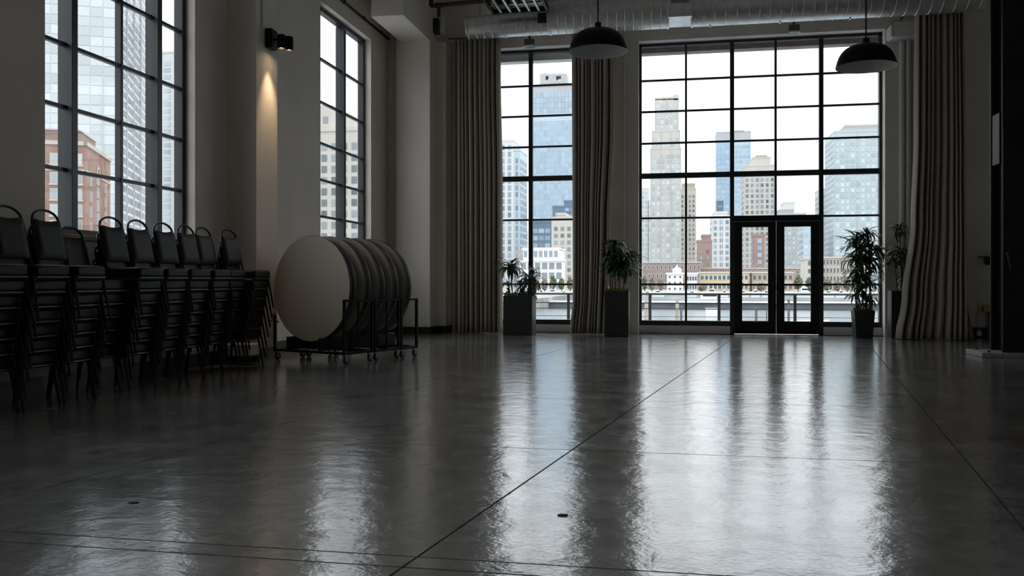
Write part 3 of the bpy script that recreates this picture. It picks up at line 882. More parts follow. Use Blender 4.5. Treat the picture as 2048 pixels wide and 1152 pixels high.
rv = MB().lathe([(.024, 0), (.023, -.006), (.017, -.013), (.009, -.016), (.0001, -.017)], 14, 'y').mesh('rivet')
for px in (2025, 2047):
    x = XY(px, YC0) - XC0
    z = .14; k = 0
    while z < 7.2:
        if px == 2025 or k % 2 == 0:
            link('rivet', rv, IRON, col, True, loc=(x, -.018 if z < zs else 0.0, z))
        z += .205; k += 1
for z in [.14 + .41 * k for k in range(17)]:
    for x in (.36, .52): link('rivet', rv, IRON, col, True, loc=(x, -.018 if z < zs else 0.0, z))
hx = XY(2014, YC0) - XC0; hz0, hz1 = at_y(2014, 540, YC0).z, at_y(2014, 505, YC0).z
MB().tube([(hx - .02, -.018, hz1), (hx - .015, -.07, hz1 - .02), (hx, -.075, (hz0 + hz1) / 2), (hx + .03, -.07, hz0 + .02), (hx + .03, -.018, hz0)], .011, 8).build('grab_handle', IRONG, col, True)
MB().box(-.30, WD + .25, -.10, D + .12, 0, .07).build('plinth', PLINTH, col, bevel=.012)
for (x, y) in ((-.18, .0), (-.18, D)):
    MB().lathe([(.02, .07), (.02, .10), (.0001, .10)], 6, 'z', (x, y, 0)).build('anchor_bolt', IRONG, col)

# ------------------------------------------------------------------ small wall fittings
p = at_y(809, 556, YP2 - .01)
e = empty('wall_box', (p.x, YP2, p.z)); tag(e, 'white alarm box with small black fittings on the corner pilaster', 'alarm box')
MB().box(-.09, .08, -.07, 0, -.2, .16).build('casing', TRIMW, e, bevel=.012)
MB().box(-.06, .05, -.085, -.06, .02, .12).build('cover', mat('box_grey', (.35, .35, .35), .4), e, bevel=.006)
for z in (-.15, -.03, .18): MB().cyl(.018, -.10, -.06, 10, 'y', (.02, 0, z)).build('knob', BLACKM, e, True)
MB().tube([(-.05, -.03, .15), (-.05, -.03, .3), (-.02, -.02, .36)], .012, 8).build('conduit', TRIMW, e, True)
p = at_x(541, 640, XP)
e = empty('brass_valve', (XP, P1[1] - .22, p.z)); tag(e, 'small brass hose valve on the pilaster beside the first cart', 'valve')
MB().tube([(0, 0, 0), (.09, 0, 0), (.12, 0, -.03)], .018, 10).build('body', BRASS, e, True)
MB().lathe([(.02, -.008), (.045, -.008), (.045, .008), (.02, .008)], 14, 'x', (.05, 0, .05)).build('hand_wheel', BRASS, e, True)
MB().tube([(.04, .02, 0), (.04, .34, 0)], .010, 8).build('pipe', BRASS, e, True)
p = at_y(1966, 520, YF)
e = empty('wall_bracket', (p.x, YF, p.z)); tag(e, 'black shelf bracket on the wall beside the riveted column', 'bracket')
MB().box(-.10, .16, -.16, 0, .05, .065).build('shelf', BLACKM, e)
MB().box(.02, .14, -.10, 0, -.09, .05).build('gusset', BLACKM, e, bevel=.02)
p = at_y(1973, 617, YF)
e = empty('valve_box', (p.x, YF, p.z)); tag(e, 'brass valve box on a grey standpipe beside the riveted column', 'valve')
MB().box(-.09, .10, -.13, 0, -.06, .07).build('body', BRASS, e, bevel=.01)
MB().tube([(.05, -.06, -.06), (.05, -.06, -p.z)], .05, 12).build('standpipe', mat('pipe_grey', (.2, .2, .2), .5), e, True)
p = at_y(1957, 600, YF)
e = empty('wall_cable', (p.x, YF - .02, 0)); tag(e, 'loose thin white cable hanging to the baseboard beside the curtain', 'cable')
MB().tube([(.02, 0, .72), (-.01, -.01, .66), (.0, 0, .5), (-.02, 0, .3), (-.01, -.01, .12)], .008, 6).build('cord', TRIMW, e, True)
MB().box(-.05, .03, -.06, 0, .04, .13).build('plug', TRIMW, e, bevel=.01)
e = empty('step_stool', (-5.60, 10.56, 0)); tag(e, 'low white box stool with a grey tube frame, behind the last chair stack', 'stool')
MB().box(-.16, .16, -.13, .13, .12, .27).build('box', TRIMW, e, bevel=.015)
for sx in (-1, 1):
    MB().tube([(sx * .15, -.13, .0), (sx * .15, -.13, .12), (sx * .15, .13, .12), (sx * .15, .13, .0)], .01, 6).build('leg_frame', BLACKM, e)
for px, py, lab in ((267, 1006, 'tiny dark chip lying on the concrete, in the slab nearest the chairs'), (1125, 1031, 'tiny dark chip lying on the concrete before the narrow window')):
    p = at_z(px, py, 0)
    tag(MB().prism([(-.022, -.008), (.0, -.014), (.02, -.004), (.024, .008), (-.01, .012)], 0, .006).build('floor_chip', RUBBER, None, loc=(p.x, p.y, 0)), lab, 'debris')

# ------------------------------------------------------------------ potted plants
def leaf_mesh(droop, width):
    m = MB(); n = 7
    for i in range(n + 1):
        t = i / n
        a = droop * t
        x = math.sin(a) / droop if droop else t
        z = -(1 - math.cos(a)) / droop if droop else 0
        w = width * (math.sin(math.pi * min(1, t * .92 + .08)) ** .7) * (1 - .25 * t) if i < n else .001
        m.v += [(x, -w, z + .25 * w), (x, 0, z), (x, w, z + .25 * w)]
    for i in range(n):
        a = i * 3
        m.f += [(a, a + 1, a + 4, a + 3), (a + 1, a + 2, a + 5, a + 4)]
    me = m.mesh('leaf'); me.materials.append(LEAF); me.shade_smooth()
    return me
LEAVES = [leaf_mesh(d, w) for d in (.9, 1.5, 2.1) for w in (.075, .10)]
def potted(label, group, x, y, w, d, h, taper, stems, seed, moss=False, yaw_=0.0):
    """stems: (dx, dy, top z above the rim, leaf length, leaf levels)"""
    rnd = random.Random(seed)
    e = empty('potted_plant', (x, y, 0), yaw_); tag(e, label, 'plant', group)
    def frustum(k0, k1, z0, z1):
        m = MB(); a = [(-w / 2, -d / 2), (w / 2, -d / 2), (w / 2, d / 2), (-w / 2, d / 2)]
        m.v = [(p[0] * k0, p[1] * k0, z0) for p in a] + [(p[0] * k1, p[1] * k1, z1) for p in a]
        m.f = [(3, 2, 1, 0), (4, 5, 6, 7), (0, 1, 5, 4), (1, 2, 6, 5), (2, 3, 7, 6), (3, 0, 4, 7)]
        return m
    pl = frustum(taper, 1, 0, h - .002).build('planter', PLANTER, e, bevel=.008)
    rim = MB()
    for (a0, a1, b0, b1) in ((-w / 2, w / 2, -d / 2, -d / 2 + .025), (-w / 2, w / 2, d / 2 - .025, d / 2), (-w / 2, -w / 2 + .025, -d / 2, d / 2), (w / 2 - .025, w / 2, -d / 2, d / 2)):
        rim.box(a0, a1, b0, b1, h - .01, h + .025)
    rim.build('rim', PLANTER, pl, bevel=.003, seg=1)
    MB().box(-w / 2 + .02, w / 2 - .02, -d / 2 + .02, d / 2 - .02, h - .02, h + .008).build('soil', SOIL, e)
    if moss:
        m = MB()
        for _ in range(260):
            px_, py_ = rnd.uniform(-w / 2 + .02, w / 2 - .02), rnd.uniform(-d / 2 + .02, d / 2 - .02)
            t = rnd.uniform(0, 6.28); r = rnd.uniform(.015, .035); zz = rnd.uniform(.02, .09)
            a = Vector((math.cos(t) * r, math.sin(t) * r, 0)); b = Vector((-math.sin(t) * r, math.cos(t) * r, 0))
            c = Vector((px_, py_, h + .005))
            m.quad(c - a * .3, c + b * .5 + Vector((0, 0, zz * .5)), c + a * .6 + Vector((0, 0, zz)), c - b * .5 + Vector((0, 0, zz * .5)))
        tag(m.build('ground_cover', MOSS, e), kind='stuff')
    for (sx, sy, tz, ll, levels) in stems:
        lean = (rnd.uniform(-.05, .05) + sx * .3, rnd.uniform(-.04, .04))
        pts = [(sx + lean[0] * q, sy + lean[1] * q, h - .01 + tz * q) for q in (0, .35, .7, 1)]
        MB().tube(pts, [.014, .012, .010, .006], 6).build('stem', STEM, e, True)
        for (lv, nl, sc) in levels:
            bz = h + tz * lv
            bp = (sx + lean[0] * lv, sy + lean[1] * lv, bz)
            off = rnd.uniform(0, 6.28)
            for q in range(int(nl * 1.5)):
                t = off + q * 2.399 + rnd.uniform(-.25, .25)
                pit = rnd.uniform(-1.05, .3)
                L_ = ll * sc * rnd.uniform(.95, 1.5)
                o = link('leaf', rnd.choice(LEAVES), None, e, loc=(bp[0], bp[1], bp[2] + rnd.uniform(-.05, .05) * ll * 3))
                o.rotation_euler = (rnd.uniform(-.3, .3), pit, t); o.scale = (L_, L_ * 1.0, L_)
    return e
def footing(px0, px1, Y): return (XY(px0, Y) + XY(px1, Y)) / 2, XY(px1, Y) - XY(px0, Y)
g = 'potted plants by the far windows'
x, w = footing(1006, 1064, 17.25)
potted('low bushy green plants in a wide black planter before the narrow window', g, x, 17.25 + .25, w, .5, .77, 1.0,
       [(-.14, -.02, .62, .30, [(1, 26, 1.0), (.92, 10, .9)]), (.16, .05, .42, .30, [(1, 14, .9), (.6, 12, .9), (.2, 10, .8)]), (.24, -.08, .30, .28, [(1, 12, .9), (.4, 10, .9)]),
        (.02, -.08, .30, .26, [(1, 12, .8), (.4, 10, .8)]), (-.2, .06, .28, .22, [(1, 8, .8), (.4, 8, .8)]), (.26, .1, .55, .22, [(1, 9, .8), (.6, 8, .9)])], 3, moss=True)
x, w = footing(1209, 1257, 17.15)
potted('bushy green palm in a tall black planter beside the middle curtain', g, x, 17.15 + .2, w, .42, .87, 1.0,
       [(-.04, .0, .95, .33, [(1, 22, .9), (.85, 16, 1), (.68, 16, 1), (.55, 10, 1)]), (.12, -.04, .72, .33, [(1, 22, .9), (.8, 16, 1), (.6, 12, 1)]), (-.10, .04, .66, .30, [(1, 16, .9), (.75, 12, 1)]),
        (.05, .05, .5, .28, [(1, 12, .9), (.7, 6, .8)])], 11, moss=True)
x, w = footing(1709, 1750, 17.6)
potted('tall dense bamboo palm in a small tapered black pot beside the double door', g, x, 17.6 + .18, w, .40, .50, .82,
       [(-.10, .0, 1.42, .34, [(1, 16, .9), (.85, 14, 1), (.7, 12, 1), (.5, 8, .9)]), (.05, -.05, 1.48, .34, [(1, 16, .9), (.88, 12, 1), (.72, 12, 1)]), (.12, .04, 1.22, .36, [(1, 18, 1), (.8, 12, 1), (.6, 8, .9)]),
        (-.06, .07, 1.05, .34, [(1, 14, .9), (.7, 10, .9), (.4, 8, .8)]), (.0, -.08, .72, .32, [(1, 14, .9), (.6, 10, .9), (.3, 8, .8)]), (-.12, -.06, .6, .28, [(1, 10, .9), (.5, 8, .8)]), (.13, -.08, .55, .26, [(1, 12, .9), (.5, 8, .8)])], 21, moss=True)
x, w = footing(1783, 1832, 17.66)
potted('slim green palm in a tall black planter half hidden behind the flared curtain', g, x, 17.66 + .17, w, .34, .88, 1.0,
       [(.0, -.04, 1.22, .22, [(1, 20, .9), (.93, 8, .9), (.62, 18, 1.1), (.5, 12, 1)]), (-.08, -.05, .55, .24, [(1, 14, .9)]), (.0, -.1, .32, .22, [(1, 10, .9), (.4, 8, .8)])], 31)

# ------------------------------------------------------------------ outside: terrace railing
YR = 20.2
rl = empty('terrace_railing', (1.5, YR, -.25)); tag(rl, 'grey steel railing with thin rails along the terrace outside', 'railing')
rz = lambda py: at_y(1300, py, YR).z + .25
RAIL = mat('railing_grey', (.055, .06, .066), .45, metal=.2)
for py, r in ((588, .022), (606, .012), (617.5, .010), (633, .006)):
    MB().tube([(-7.5, 0, rz(py)), (8, 0, rz(py))], r, 8).build('rail', RAIL, rl, True)
for px in (846, 992, 1137, 1300, 1438, 1590, 1742, 1894):
    x = XY(px, YR) - 1.5
    MB().box(x - .033, x + .033, -.02, .02, 0, rz(587)).build('post', RAIL, rl, bevel=.004, seg=1)
struct(MB().box(-8, 11, YF + TH, 20.5, -.6, -.25).build('floor_terrace', mat('terrace_concrete', (.42, .41, .40), .8, var=.1)), 'pale concrete terrace slab outside the windows')

# ------------------------------------------------------------------ outside: river and far bank
ZW, ZL = -3.5, -1.6
def water_material():
    m = bpy.data.materials.new('river_water'); m.use_nodes = True
    n = m.node_tree.nodes; L = m.node_tree.links; b = n['Principled BSDF']
    b.inputs['Base Color'].default_value = (.20, .235, .25, 1); b.inputs['Roughness'].default_value = .16
    t = n.new('ShaderNodeNewGeometry'); mp = n.new('ShaderNodeMapping'); mp.inputs['Scale'].default_value = (.25, 1.0, 1)
    L.new(t.outputs['Position'], mp.inputs[0])
    no = n.new('ShaderNodeTexNoise'); no.inputs['Scale'].default_value = .8; no.inputs['Detail'].default_value = 5
    L.new(mp.outputs[0], no.inputs['Vector'])
    bu = n.new('ShaderNodeBump'); bu.inputs['Strength'].default_value = .35; bu.inputs['Distance'].default_value = .3
    L.new(no.outputs['Fac'], bu.inputs['Height']); L.new(bu.outputs[0], b.inputs['Normal'])
    return m
struct(MB().box(-600, 900, 21, 226, ZW - 2, ZW).build('floor_river', water_material()), 'grey river water beyond the terrace')
LAND = mat('bank_ground', (.30, .29, .27), .95, var=.25, vscale=.15)
struct(MB().box(-1500, 1800, 222, 2600, ZW - 2, ZL).box(-1500, -22, -400, 222, ZW - 2, ZL).box(20, 1800, -400, 12, ZW - 2, ZL).build('floor_bank', LAND), 'grey ground of the far bank')
CONCW = mat('seawall_concrete', (.55, .55, .54), .8, var=.12, vscale=.3)
CONCD = mat('pier_dark', (.12, .125, .13), .8, var=.25, vscale=.2)
SNOW = mat('boat_white', (.80, .81, .83), .45, var=.04)
sw = empty('seawall', (30, 221, ZW)); tag(sw, 'pale concrete seawall lining the far river bank', 'seawall')
MB().box(-140, 160, -1, 2, -.5, 1.75).build('wall_face', CONCW, sw); MB().box(-140, 160, -1.6, 2.2, 1.75, 2.05).build('coping', SNOW, sw)
bk = empty('breakwater', (30, 148, ZW)); tag(bk, 'long low dark pier with a pale cap lying in the river', 'pier')
MB().box(-80, 90, 0, 4, -.5, .95).build('pier_face', CONCD, bk); MB().box(-80, 90, -.3, 4.3, .95, 1.2).build('pier_cap', SNOW, bk)
PILE = mat('pile_timber', (.42, .37, .31), .9, var=.25, vscale=1)
def pile(label, px, y0, y1, Y, r, m=PILE):
    b = at_y(px, y1, Y); t = at_y(px, y0, Y)
    e = empty('mooring_pile', (b.x, Y, ZW - .5)); tag(e, label, 'pile', 'mooring piles in the river')
    MB().tube([(0, 0, 0), (r * .2, 0, t.z - ZW + .5)], [r * 1.05, r * .95], 10).build('shaft', m, e, True)
    MB().lathe([(r * .96, t.z - ZW + .48), (r * 1.04, t.z - ZW + .5), (r * .9, t.z - ZW + .54), (.001, t.z - ZW + .56)], 10).build('cap', m, e, True)
pile('pale thick mooring pile beside the left edge of the wide window', 1292, 588, 640, 70, .16)
pile('pale mooring pile below the white boathouse', 1354, 598, 626, 110, .22)
pile('dark crooked mooring pile below the white boathouse', 1362, 612, 636, 92, .12, CONCD)
pile('dark short mooring pile behind the left door leaf, the thicker', 1512, 616, 640, 80, .11, CONCD)
pile('dark thin mooring pile behind the left door leaf', 1533, 615, 628, 100, .07, CONCD)
pile('dark tall mooring pile behind the right door leaf', 1577, 600, 640, 78, .10, CONCD)

def boat(label, px, Y, L_, hgt, cabin=True, zoff=0.0, rz_=0.0, base=ZW):
    x = XY(px, Y)
    e = empty('motor_boat', (x, Y, base + zoff), rz_); tag(e, label, 'boat', 'moored white boats')
    m = MB()
    m.v = [(-L_ / 2, -.18 * L_, hgt), (.32 * L_, -.17 * L_, hgt * 1.05), (L_ / 2, 0, hgt * 1.2), (.32 * L_, .17 * L_, hgt * 1.05), (-L_ / 2, .18 * L_, hgt),
           (-.46 * L_, -.12 * L_, -.1), (.28 * L_, -.1 * L_, -.1), (.42 * L_, 0, -.1), (.28 * L_, .1 * L_, -.1), (-.46 * L_, .12 * L_, -.1)]
    m.f = [(0, 1, 2, 3, 4), (9, 8, 7, 6, 5)] + [(k, k + 5, (k + 1) % 5 + 5, (k + 1) % 5) for k in range(5)]
    m.build('hull', SNOW, e)
    if cabin:
        MB().box(-.2 * L_, .14 * L_, -.11 * L_, .11 * L_, hgt, hgt * 1.9).build('cabin', SNOW, e, bevel=.05 * hgt)
        MB().box(-.16 * L_, .145 * L_, -.112 * L_, .112 * L_, hgt * 1.35, hgt * 1.7).build('cabin_window', DARKM, e)
        MB().tube([(-.05 * L_, 0, hgt * 1.9), (-.05 * L_, 0, hgt * 3)], .05, 5).build('mast', SNOW, e)
for i, (px, L_, h_, lab) in enumerate((
        (1295, 2.6, .7, 'small white boat moored behind the pale thick mooring pile'),
        (1316, 4.0, .8, 'white boat moored at the far bank, left of the white boathouse'),
        (1384, 3.4, .7, 'short white boat moored before the white boat shed'),
        (1424, 4.6, 1.0, 'tall white boat moored before the yellow waterside building'),
        (1449, 2.6, .8, 'small white boat moored just left of the door frame'),
        (1486, 3.6, .8, 'white boat beyond the left door leaf, nearest its hinges'),
        (1511, 3.0, .9, 'white boat beyond the left door leaf, behind the thicker dark pile'),
        (1533, 3.2, .8, 'white boat beyond the left door leaf, behind the thin dark pile'),
        (1610, 6.0, 1.2, 'long white cabin boat beyond the right door leaf'),
        (1657, 3.4, .8, 'white boat right of the double door, nearest the door frame'),
        (1682, 3.2, .8, 'white boat right of the double door, nearest the bamboo palm'),
        (1083, 3.0, .8, 'white boat through the narrow window, nearest the wide planter'),
        (1105, 3.8, .9, 'longest white boat seen through the narrow window'),
        (1128, 2.8, .7, 'white boat through the narrow window, nearest the middle curtain'))):
    boat(lab, px, 216.5, L_ * .75, h_, True, 0.9, rz_=math.radians((0, 180)[i % 2] + random.uniform(-8, 8)))
boat('large white motor boat lying before the pier cap', 1420, 170, 8.5, 1.3, True)
boat('white open boat under the tall dark pile, beyond the right door leaf', 1618, 88, 4.2, .75, False, 0.0, .3)
e = empty('floating_box', (XY(1423, 118), 118, ZW)); tag(e, 'white square float moored below the large motor boat', 'float')
MB().box(-.75, .75, -.6, .6, -.2, 1.0).build('float_body', SNOW, e, bevel=.05); MB().box(-.8, .8, -.65, .65, 1.0, 1.08).build('float_deck', CONCW, e)

# ------------------------------------------------------------------ outside: shrubs on the bank
SHRUB = mat('shrub_green', (.15, .17, .10), .9, island=.35)
SHRUBB = mat('shrub_bare', (.26, .22, .18), .9, island=.35)
def shrub(label, px, Y, w, h, m, seed):
    rnd = random.Random(seed); x = XY(px, Y)
    e = empty('bank_shrub', (x, Y, ZL)); tag(e, label, 'shrub', 'shrubs on the far bank')
    MB().tube([(0, 0, -.2), (.1, 0, h * .6)], [.15, .06], 6).build('trunk', STEM, e)
    b = MB()
    for _ in range(260):
        v = Vector((rnd.gauss(0, 1), rnd.gauss(0, 1), rnd.gauss(0, 1))).normalized() * rnd.random() ** .4
        c = Vector((v.x * w / 2, v.y * w / 2.4, h * .58 + v.z * h * .44))
        a = Vector((rnd.uniform(-1, 1), rnd.uniform(-1, 1), rnd.uniform(-1, 1))).normalized(); q = a.orthogonal().normalized() * rnd.uniform(.18, .34); a = a * rnd.uniform(.22, .45)
        b.quad(c - a, c + q, c + a, c - q)
    tag(b.build('foliage', m, e), kind='stuff')
for i, (px, w, h, k, lab) in enumerate((
        (1289, 1.6, 4.0, 0, 'beside the left frame of the wide window'), (1304, 2.0, 3.5, 1, 'left of the white boathouse, next to the green shrub'), (1321, 2.0, 3.2, 1, 'touching the white boathouse'),
        (1404, 2.4, 2.0, 1, 'before the yellow building, next to the boat shed'), (1480, 2.6, 2.6, 0, 'beyond the left door leaf'), (1522, 2.8, 2.4, 1, 'beyond the left door leaf'),
        (1596, 3.0, 4.2, 0, 'beyond the right door leaf, next to the tan building'), (1620, 3.0, 3.8, 0, 'beyond the right door leaf, before the small beige house'), (1637, 1.6, 3.0, 1, 'behind the right door jamb'),
        (1655, 2.6, 3.2, 0, 'right of the double door, nearest the door frame'), (1675, 2.4, 3.0, 1, 'right of the double door, between two green shrubs'), (1694, 2.4, 3.4, 0, 'behind the lower leaves of the bamboo palm'), (1714, 2.4, 3.6, 1, 'behind the stems of the bamboo palm'),
        (1073, 2.2, 3.0, 1, 'through the narrow window, next to its mullion'), (1089, 2.2, 3.4, 1, 'through the narrow window, below the white terraced building'), (1106, 2.4, 4.0, 0, 'through the narrow window, below the terrace corner'),
        (1123, 2.2, 3.5, 0, 'through the narrow window, below the beige block'), (1140, 2.2, 4.0, 1, 'through the narrow window, at the middle curtain'))):
    shrub(('leafy green bank shrub ' if k == 0 else 'bare brownish bank shrub ') + lab, px, 226, w * .72, h, SHRUB if k == 0 else SHRUBB, 100 + i)

# ------------------------------------------------------------------ outside: buildings
def bm(n, c, **k): return mat(n, c, k.pop('rough', .8), **k)
BEIGE = bm('stone_beige', (.56, .53, .48), var=.06, vscale=.05)
PALE = bm('stone_pale', (.66, .66, .65), var=.05, vscale=.05)
GREY = bm('stone_grey', (.46, .46, .47), var=.06, vscale=.05)
TAN = bm('stone_tan', (.50, .43, .37), var=.08, vscale=.05)
YEL = bm('stucco_yellow', (.62, .50, .32), var=.08, vscale=.1)
WHITEB = bm('boathouse_white', (.80, .80, .79), var=.03, vscale=.2)
BRICKR = bm('row_brick', (.33, .225, .20), var=.15, vscale=.12)
BLUEG = bm('tower_glass_blue', (.29, .42, .56), rough=.25, var=.12, vscale=.03, spec=.8)
BLUEL = bm('tower_glass_pale', (.45, .54, .61), rough=.3, var=.10, vscale=.03, spec=.8)
NAVY = bm('tower_glass_navy', (.11, .18, .26), rough=.25, var=.2, vscale=.05, spec=.8)
GRNG = bm('tower_glass_green', (.46, .53, .55), rough=.3, var=.08, vscale=.03)
WIN_G = bm('window_grey', (.22, .26, .29), rough=.25, island=.5)
WIN_B = bm('window_blue', (.26, .34, .42), rough=.2, island=.35)
WIN_L = bm('window_light', (.46, .54, .58), rough=.25, island=.22)
WIN_T = bm('window_tower_blue', (.36, .47, .58), rough=.22, island=.12)
WIN_D = bm('window_dark', (.10, .12, .14), rough=.25, island=.5)
MULP = bm('mullion_pale', (.62, .64, .66), rough=.5)

def grid(mb, w, h, z0, fx, fz, bay, floor, off, face, base, depth=.0):
    """window quads on one face of a box; face: 'f' front (-y), 'r' right (+x), 'l' left (-x)"""
    nb = max(1, round(w / bay)); nf = max(1, int(h / floor)); b = w / nb
    for i in range(nb):
        a0 = i * b + b * (1 - fx) / 2; a1 = a0 + b * fx
        for j in range(nf):
            q0 = z0 + j * floor + floor * (1 - fz) / 2; q1 = q0 + floor * fz
            if face == 'f': P = [(base[0] + a0, base[1] - off, q0), (base[0] + a1, base[1] - off, q0), (base[0] + a1, base[1] - off, q1), (base[0] + a0, base[1] - off, q1)]
            elif face == 'r': P = [(base[0] + off, base[1] + a0, q0), (base[0] + off, base[1] + a1, q0), (base[0] + off, base[1] + a1, q1), (base[0] + off, base[1] + a0, q1)]
            else: P = [(base[0] - off, base[1] + a1, q0), (base[0] - off, base[1] + a0, q0), (base[0] - off, base[1] + a0, q1), (base[0] - off, base[1] + a1, q1)]
            mb.quad(*P)

def tower(name, label, Y, tiers, wall, win, bay, floor, fx, fz, depth=None, spires=(), roof=None, fins=0, cat='building', zbase=ZL, sides=True):
    """tiers: (px0, px1, ytop, ybottom or None) stacked boxes whose front stands at Y"""
    x0 = XY(tiers[0][0], Y); x1 = XY(tiers[0][1], Y)
    e = empty(name, ((x0 + x1) / 2, Y, zbase)); tag(e, label, cat, 'buildings beyond the river')
    ox_ = e.location.x
    for (p0, p1, yt, yb, *opt) in tiers:
        a, b = XY(p0, Y) - ox_, XY(p1, Y) - ox_
        zt = at_y((p0 + p1) / 2, yt, Y).z - zbase; zb_ = 0 if yb is None else at_y((p0 + p1) / 2, yb, Y).z - zbase - .01
        wm = opt[0] if opt else wall; nowin = len(opt) > 1 and opt[1] == 0
        d = depth or (b - a) * .9
        MB().box(a, b, 0, d, zb_, zt).build('tower_body', wm, e)
        MB().box(a - .15, b + .15, -.15, d, zt - .5, zt + .5).build('parapet', wm, e)
        if nowin: continue
        mb_ = MB()
        grid(mb_, b - a - .8, zt - zb_ - 1.5, zb_ + .6, fx, fz, bay, floor, .12, 'f', (a + .4, 0))
        if sides:
            if p1 < VPX: grid(mb_, d - .8, zt - zb_ - 1.5, zb_ + .6, fx, fz, bay, floor, .12, 'r', (b, .4))
            if p0 > VPX: grid(mb_, d - .8, zt - zb_ - 1.5, zb_ + .6, fx, fz, bay, floor, .12, 'l', (a, .4))
        tag(mb_.build('window_rows', win, e), kind='stuff')
        if fins:
            nf = max(2, round((b - a) / fins))
            for k in range(nf + 1):
                xx = a + (b - a) * k / nf
                MB().box(xx - .16, xx + .16, -.35, 0, zb_, zt).build('pier', wm, e)
    for (p, y0, y1) in spires:
        s0, s1 = at_y(p, y1, Y), at_y(p, y0, Y)
        MB().tube([(s0.x - ox_, 2, s0.z - zbase - 1), (s0.x - ox_, 2, s1.z - zbase)], [.35, .08], 6).build('spire', GREY, e)
    return e

tower('apartment_tower', 'beige and glass slab tower left of the blue tower, through the narrow window', 420, [(985, 1027, 281, None), (1027, 1040, 300, None, BLUEL)], PALE, WIN_B, 3.4, 3.3, .5, .72, depth=20)
tower('office_tower', 'broad blue glass tower with a notched grey crown, through the narrow window', 640,
      [(1064, 1160, 228, None), (1064, 1160, 172, 228, GREY), (1080, 1133, 165, 172, GREY, 0)], BLUEL, WIN_T, 2.6, 3.9, .80, .90, depth=34, spires=((1090, 120, 150), (1125, 125, 150)))
e = bpy.data.objects['office_tower']
for (p0, p1, y0, y1) in ((1080, 1091, 147, 165), (1097, 1112, 147, 165), (1122, 1133, 147, 165), (1091, 1097, 147, 152), (1091, 1097, 160, 165), (1112, 1122, 147, 152), (1112, 1122, 160, 165)):
    a, b = at_y(p0, y1, 640), at_y(p1, y0, 640)
    MB().box(a.x - e.location.x, b.x - e.location.x, 0, 12, a.z - ZL, b.z - ZL).build('crown_block', GREY, e)
tower('office_block', 'dark blue stepped glass block before the broad blue tower', 520, [(1105, 1128, 413, None), (1128, 1150, 402, None)], NAVY, WIN_B, 3.2, 3.6, .8, .5, depth=18)
tower('office_block', 'short blue glass block behind the white terraced building', 400, [(1062, 1103, 443, None)], NAVY, WIN_B, 2.6, 3.4, .86, .6, depth=16)
tower('apartment_block', 'beige apartment block with small windows beside the middle curtain', 330, [(1103, 1160, 436, None), (1112, 1130, 428, 436, BEIGE, 0)], BEIGE, WIN_G, 2.3, 2.6, .5, .55, depth=14)
tower('slender_tower', 'thin pale tower far off between two blocks, through the narrow window', 800, [(1047, 1053, 462, None)], PALE, WIN_L, 2.6, 4, .5, .6, depth=10)
tower('apartment_block', 'low brownish block at the foot of the slab tower', 380, [(1036, 1064, 500, None)], TAN, WIN_G, 2.8, 3, .45, .5, depth=12)

tower('apartment_tower', 'tallest beige stepped tower at the left of the wide window', 560,
      [(1301, 1362, 297, None), (1304, 1360, 262, 297), (1310, 1357, 196, 262)], BEIGE, WIN_L, 2.9, 3.3, .62, .66, depth=26, spires=((1356, 172, 192), (1332, 184, 192)), fins=6)
e = bpy.data.objects['apartment_tower.001']
for (p0, p1, yt) in ((1310, 1322, 198), (1323, 1345, 193), (1346, 1357, 189)):
    a, b = at_y(p0, 197, 560), at_y(p1, yt, 560)
    MB().box(a.x - e.location.x, b.x - e.location.x, 0, 10, a.z - ZL - 1, b.z - ZL).build('crown_block', BEIGE, e)
tower('apartment_tower', 'brown topped beige tower touching the tallest stepped tower', 600, [(1360, 1392, 378, None), (1364, 1390, 368, 378, TAN, 0)], BEIGE, WIN_G, 2.7, 3.2, .5, .55, depth=20)
tower('apartment_tower', 'grey narrow tower at the left edge of the wide window', 640, [(1281, 1297, 377, None), (1296, 1303, 400, None)], PALE, WIN_L, 2.8, 3.4, .6, .6, depth=18)
tower('office_tower', 'blue glass tower with a grey crown and corner spire, in the wide window', 760,
      [(1433, 1468, 281, None), (1468, 1502, 281, None, BLUEL), (1433, 1502, 264, 281, GREY, 0), (1468, 1488, 262, 264, GREY, 0)], BLUEG, WIN_T, 3.2, 4.2, .80, .7, depth=30, spires=((1438, 238, 264),))
tower('apartment_tower', 'beige tower with a stepped crown above the door', 520, [(1488, 1551, 331, None), (1505, 1541, 315, 331, BEIGE, 0), (1512, 1534, 312, 315, TAN, 0)], BEIGE, WIN_G, 2.7, 3.1, .52, .6, depth=22, fins=8)
tower('apartment_tower', 'pale blue and white tower beside the door frame', 430, [(1423, 1462, 433, None), (1427, 1455, 425, 433, PALE, 0)], PALE, WIN_B, 2.4, 2.9, .52, .6, depth=18, fins=7)
tower('office_block', 'small dark glass tower before the blue tower', 600, [(1433, 1447, 403, None)], NAVY, WIN_B, 3, 3.6, .8, .4, depth=12)
tower('apartment_block', 'reddish brick block between the beige and the pale blue tower', 400, [(1394, 1424, 482, None), (1404, 1422, 471, 482, BRICKR, 0)], BRICKR, WIN_G, 2.4, 2.8, .4, .5, depth=14)
tower('apartment_tower', 'grey stepped tower with a blocky crown above the right door leaf', 600, [(1555, 1612, 428, None), (1558, 1588, 420, 428, GREY, 0), (1568, 1589, 405, 420, PALE, 0)], GREY, WIN_L, 2.8, 3.2, .6, .6, depth=20)
tower('apartment_tower', 'blue and pale tower behind the right door leaf', 480, [(1606, 1639, 455, None)], BLUEL, WIN_L, 2.6, 3.1, .7, .6, depth=16)
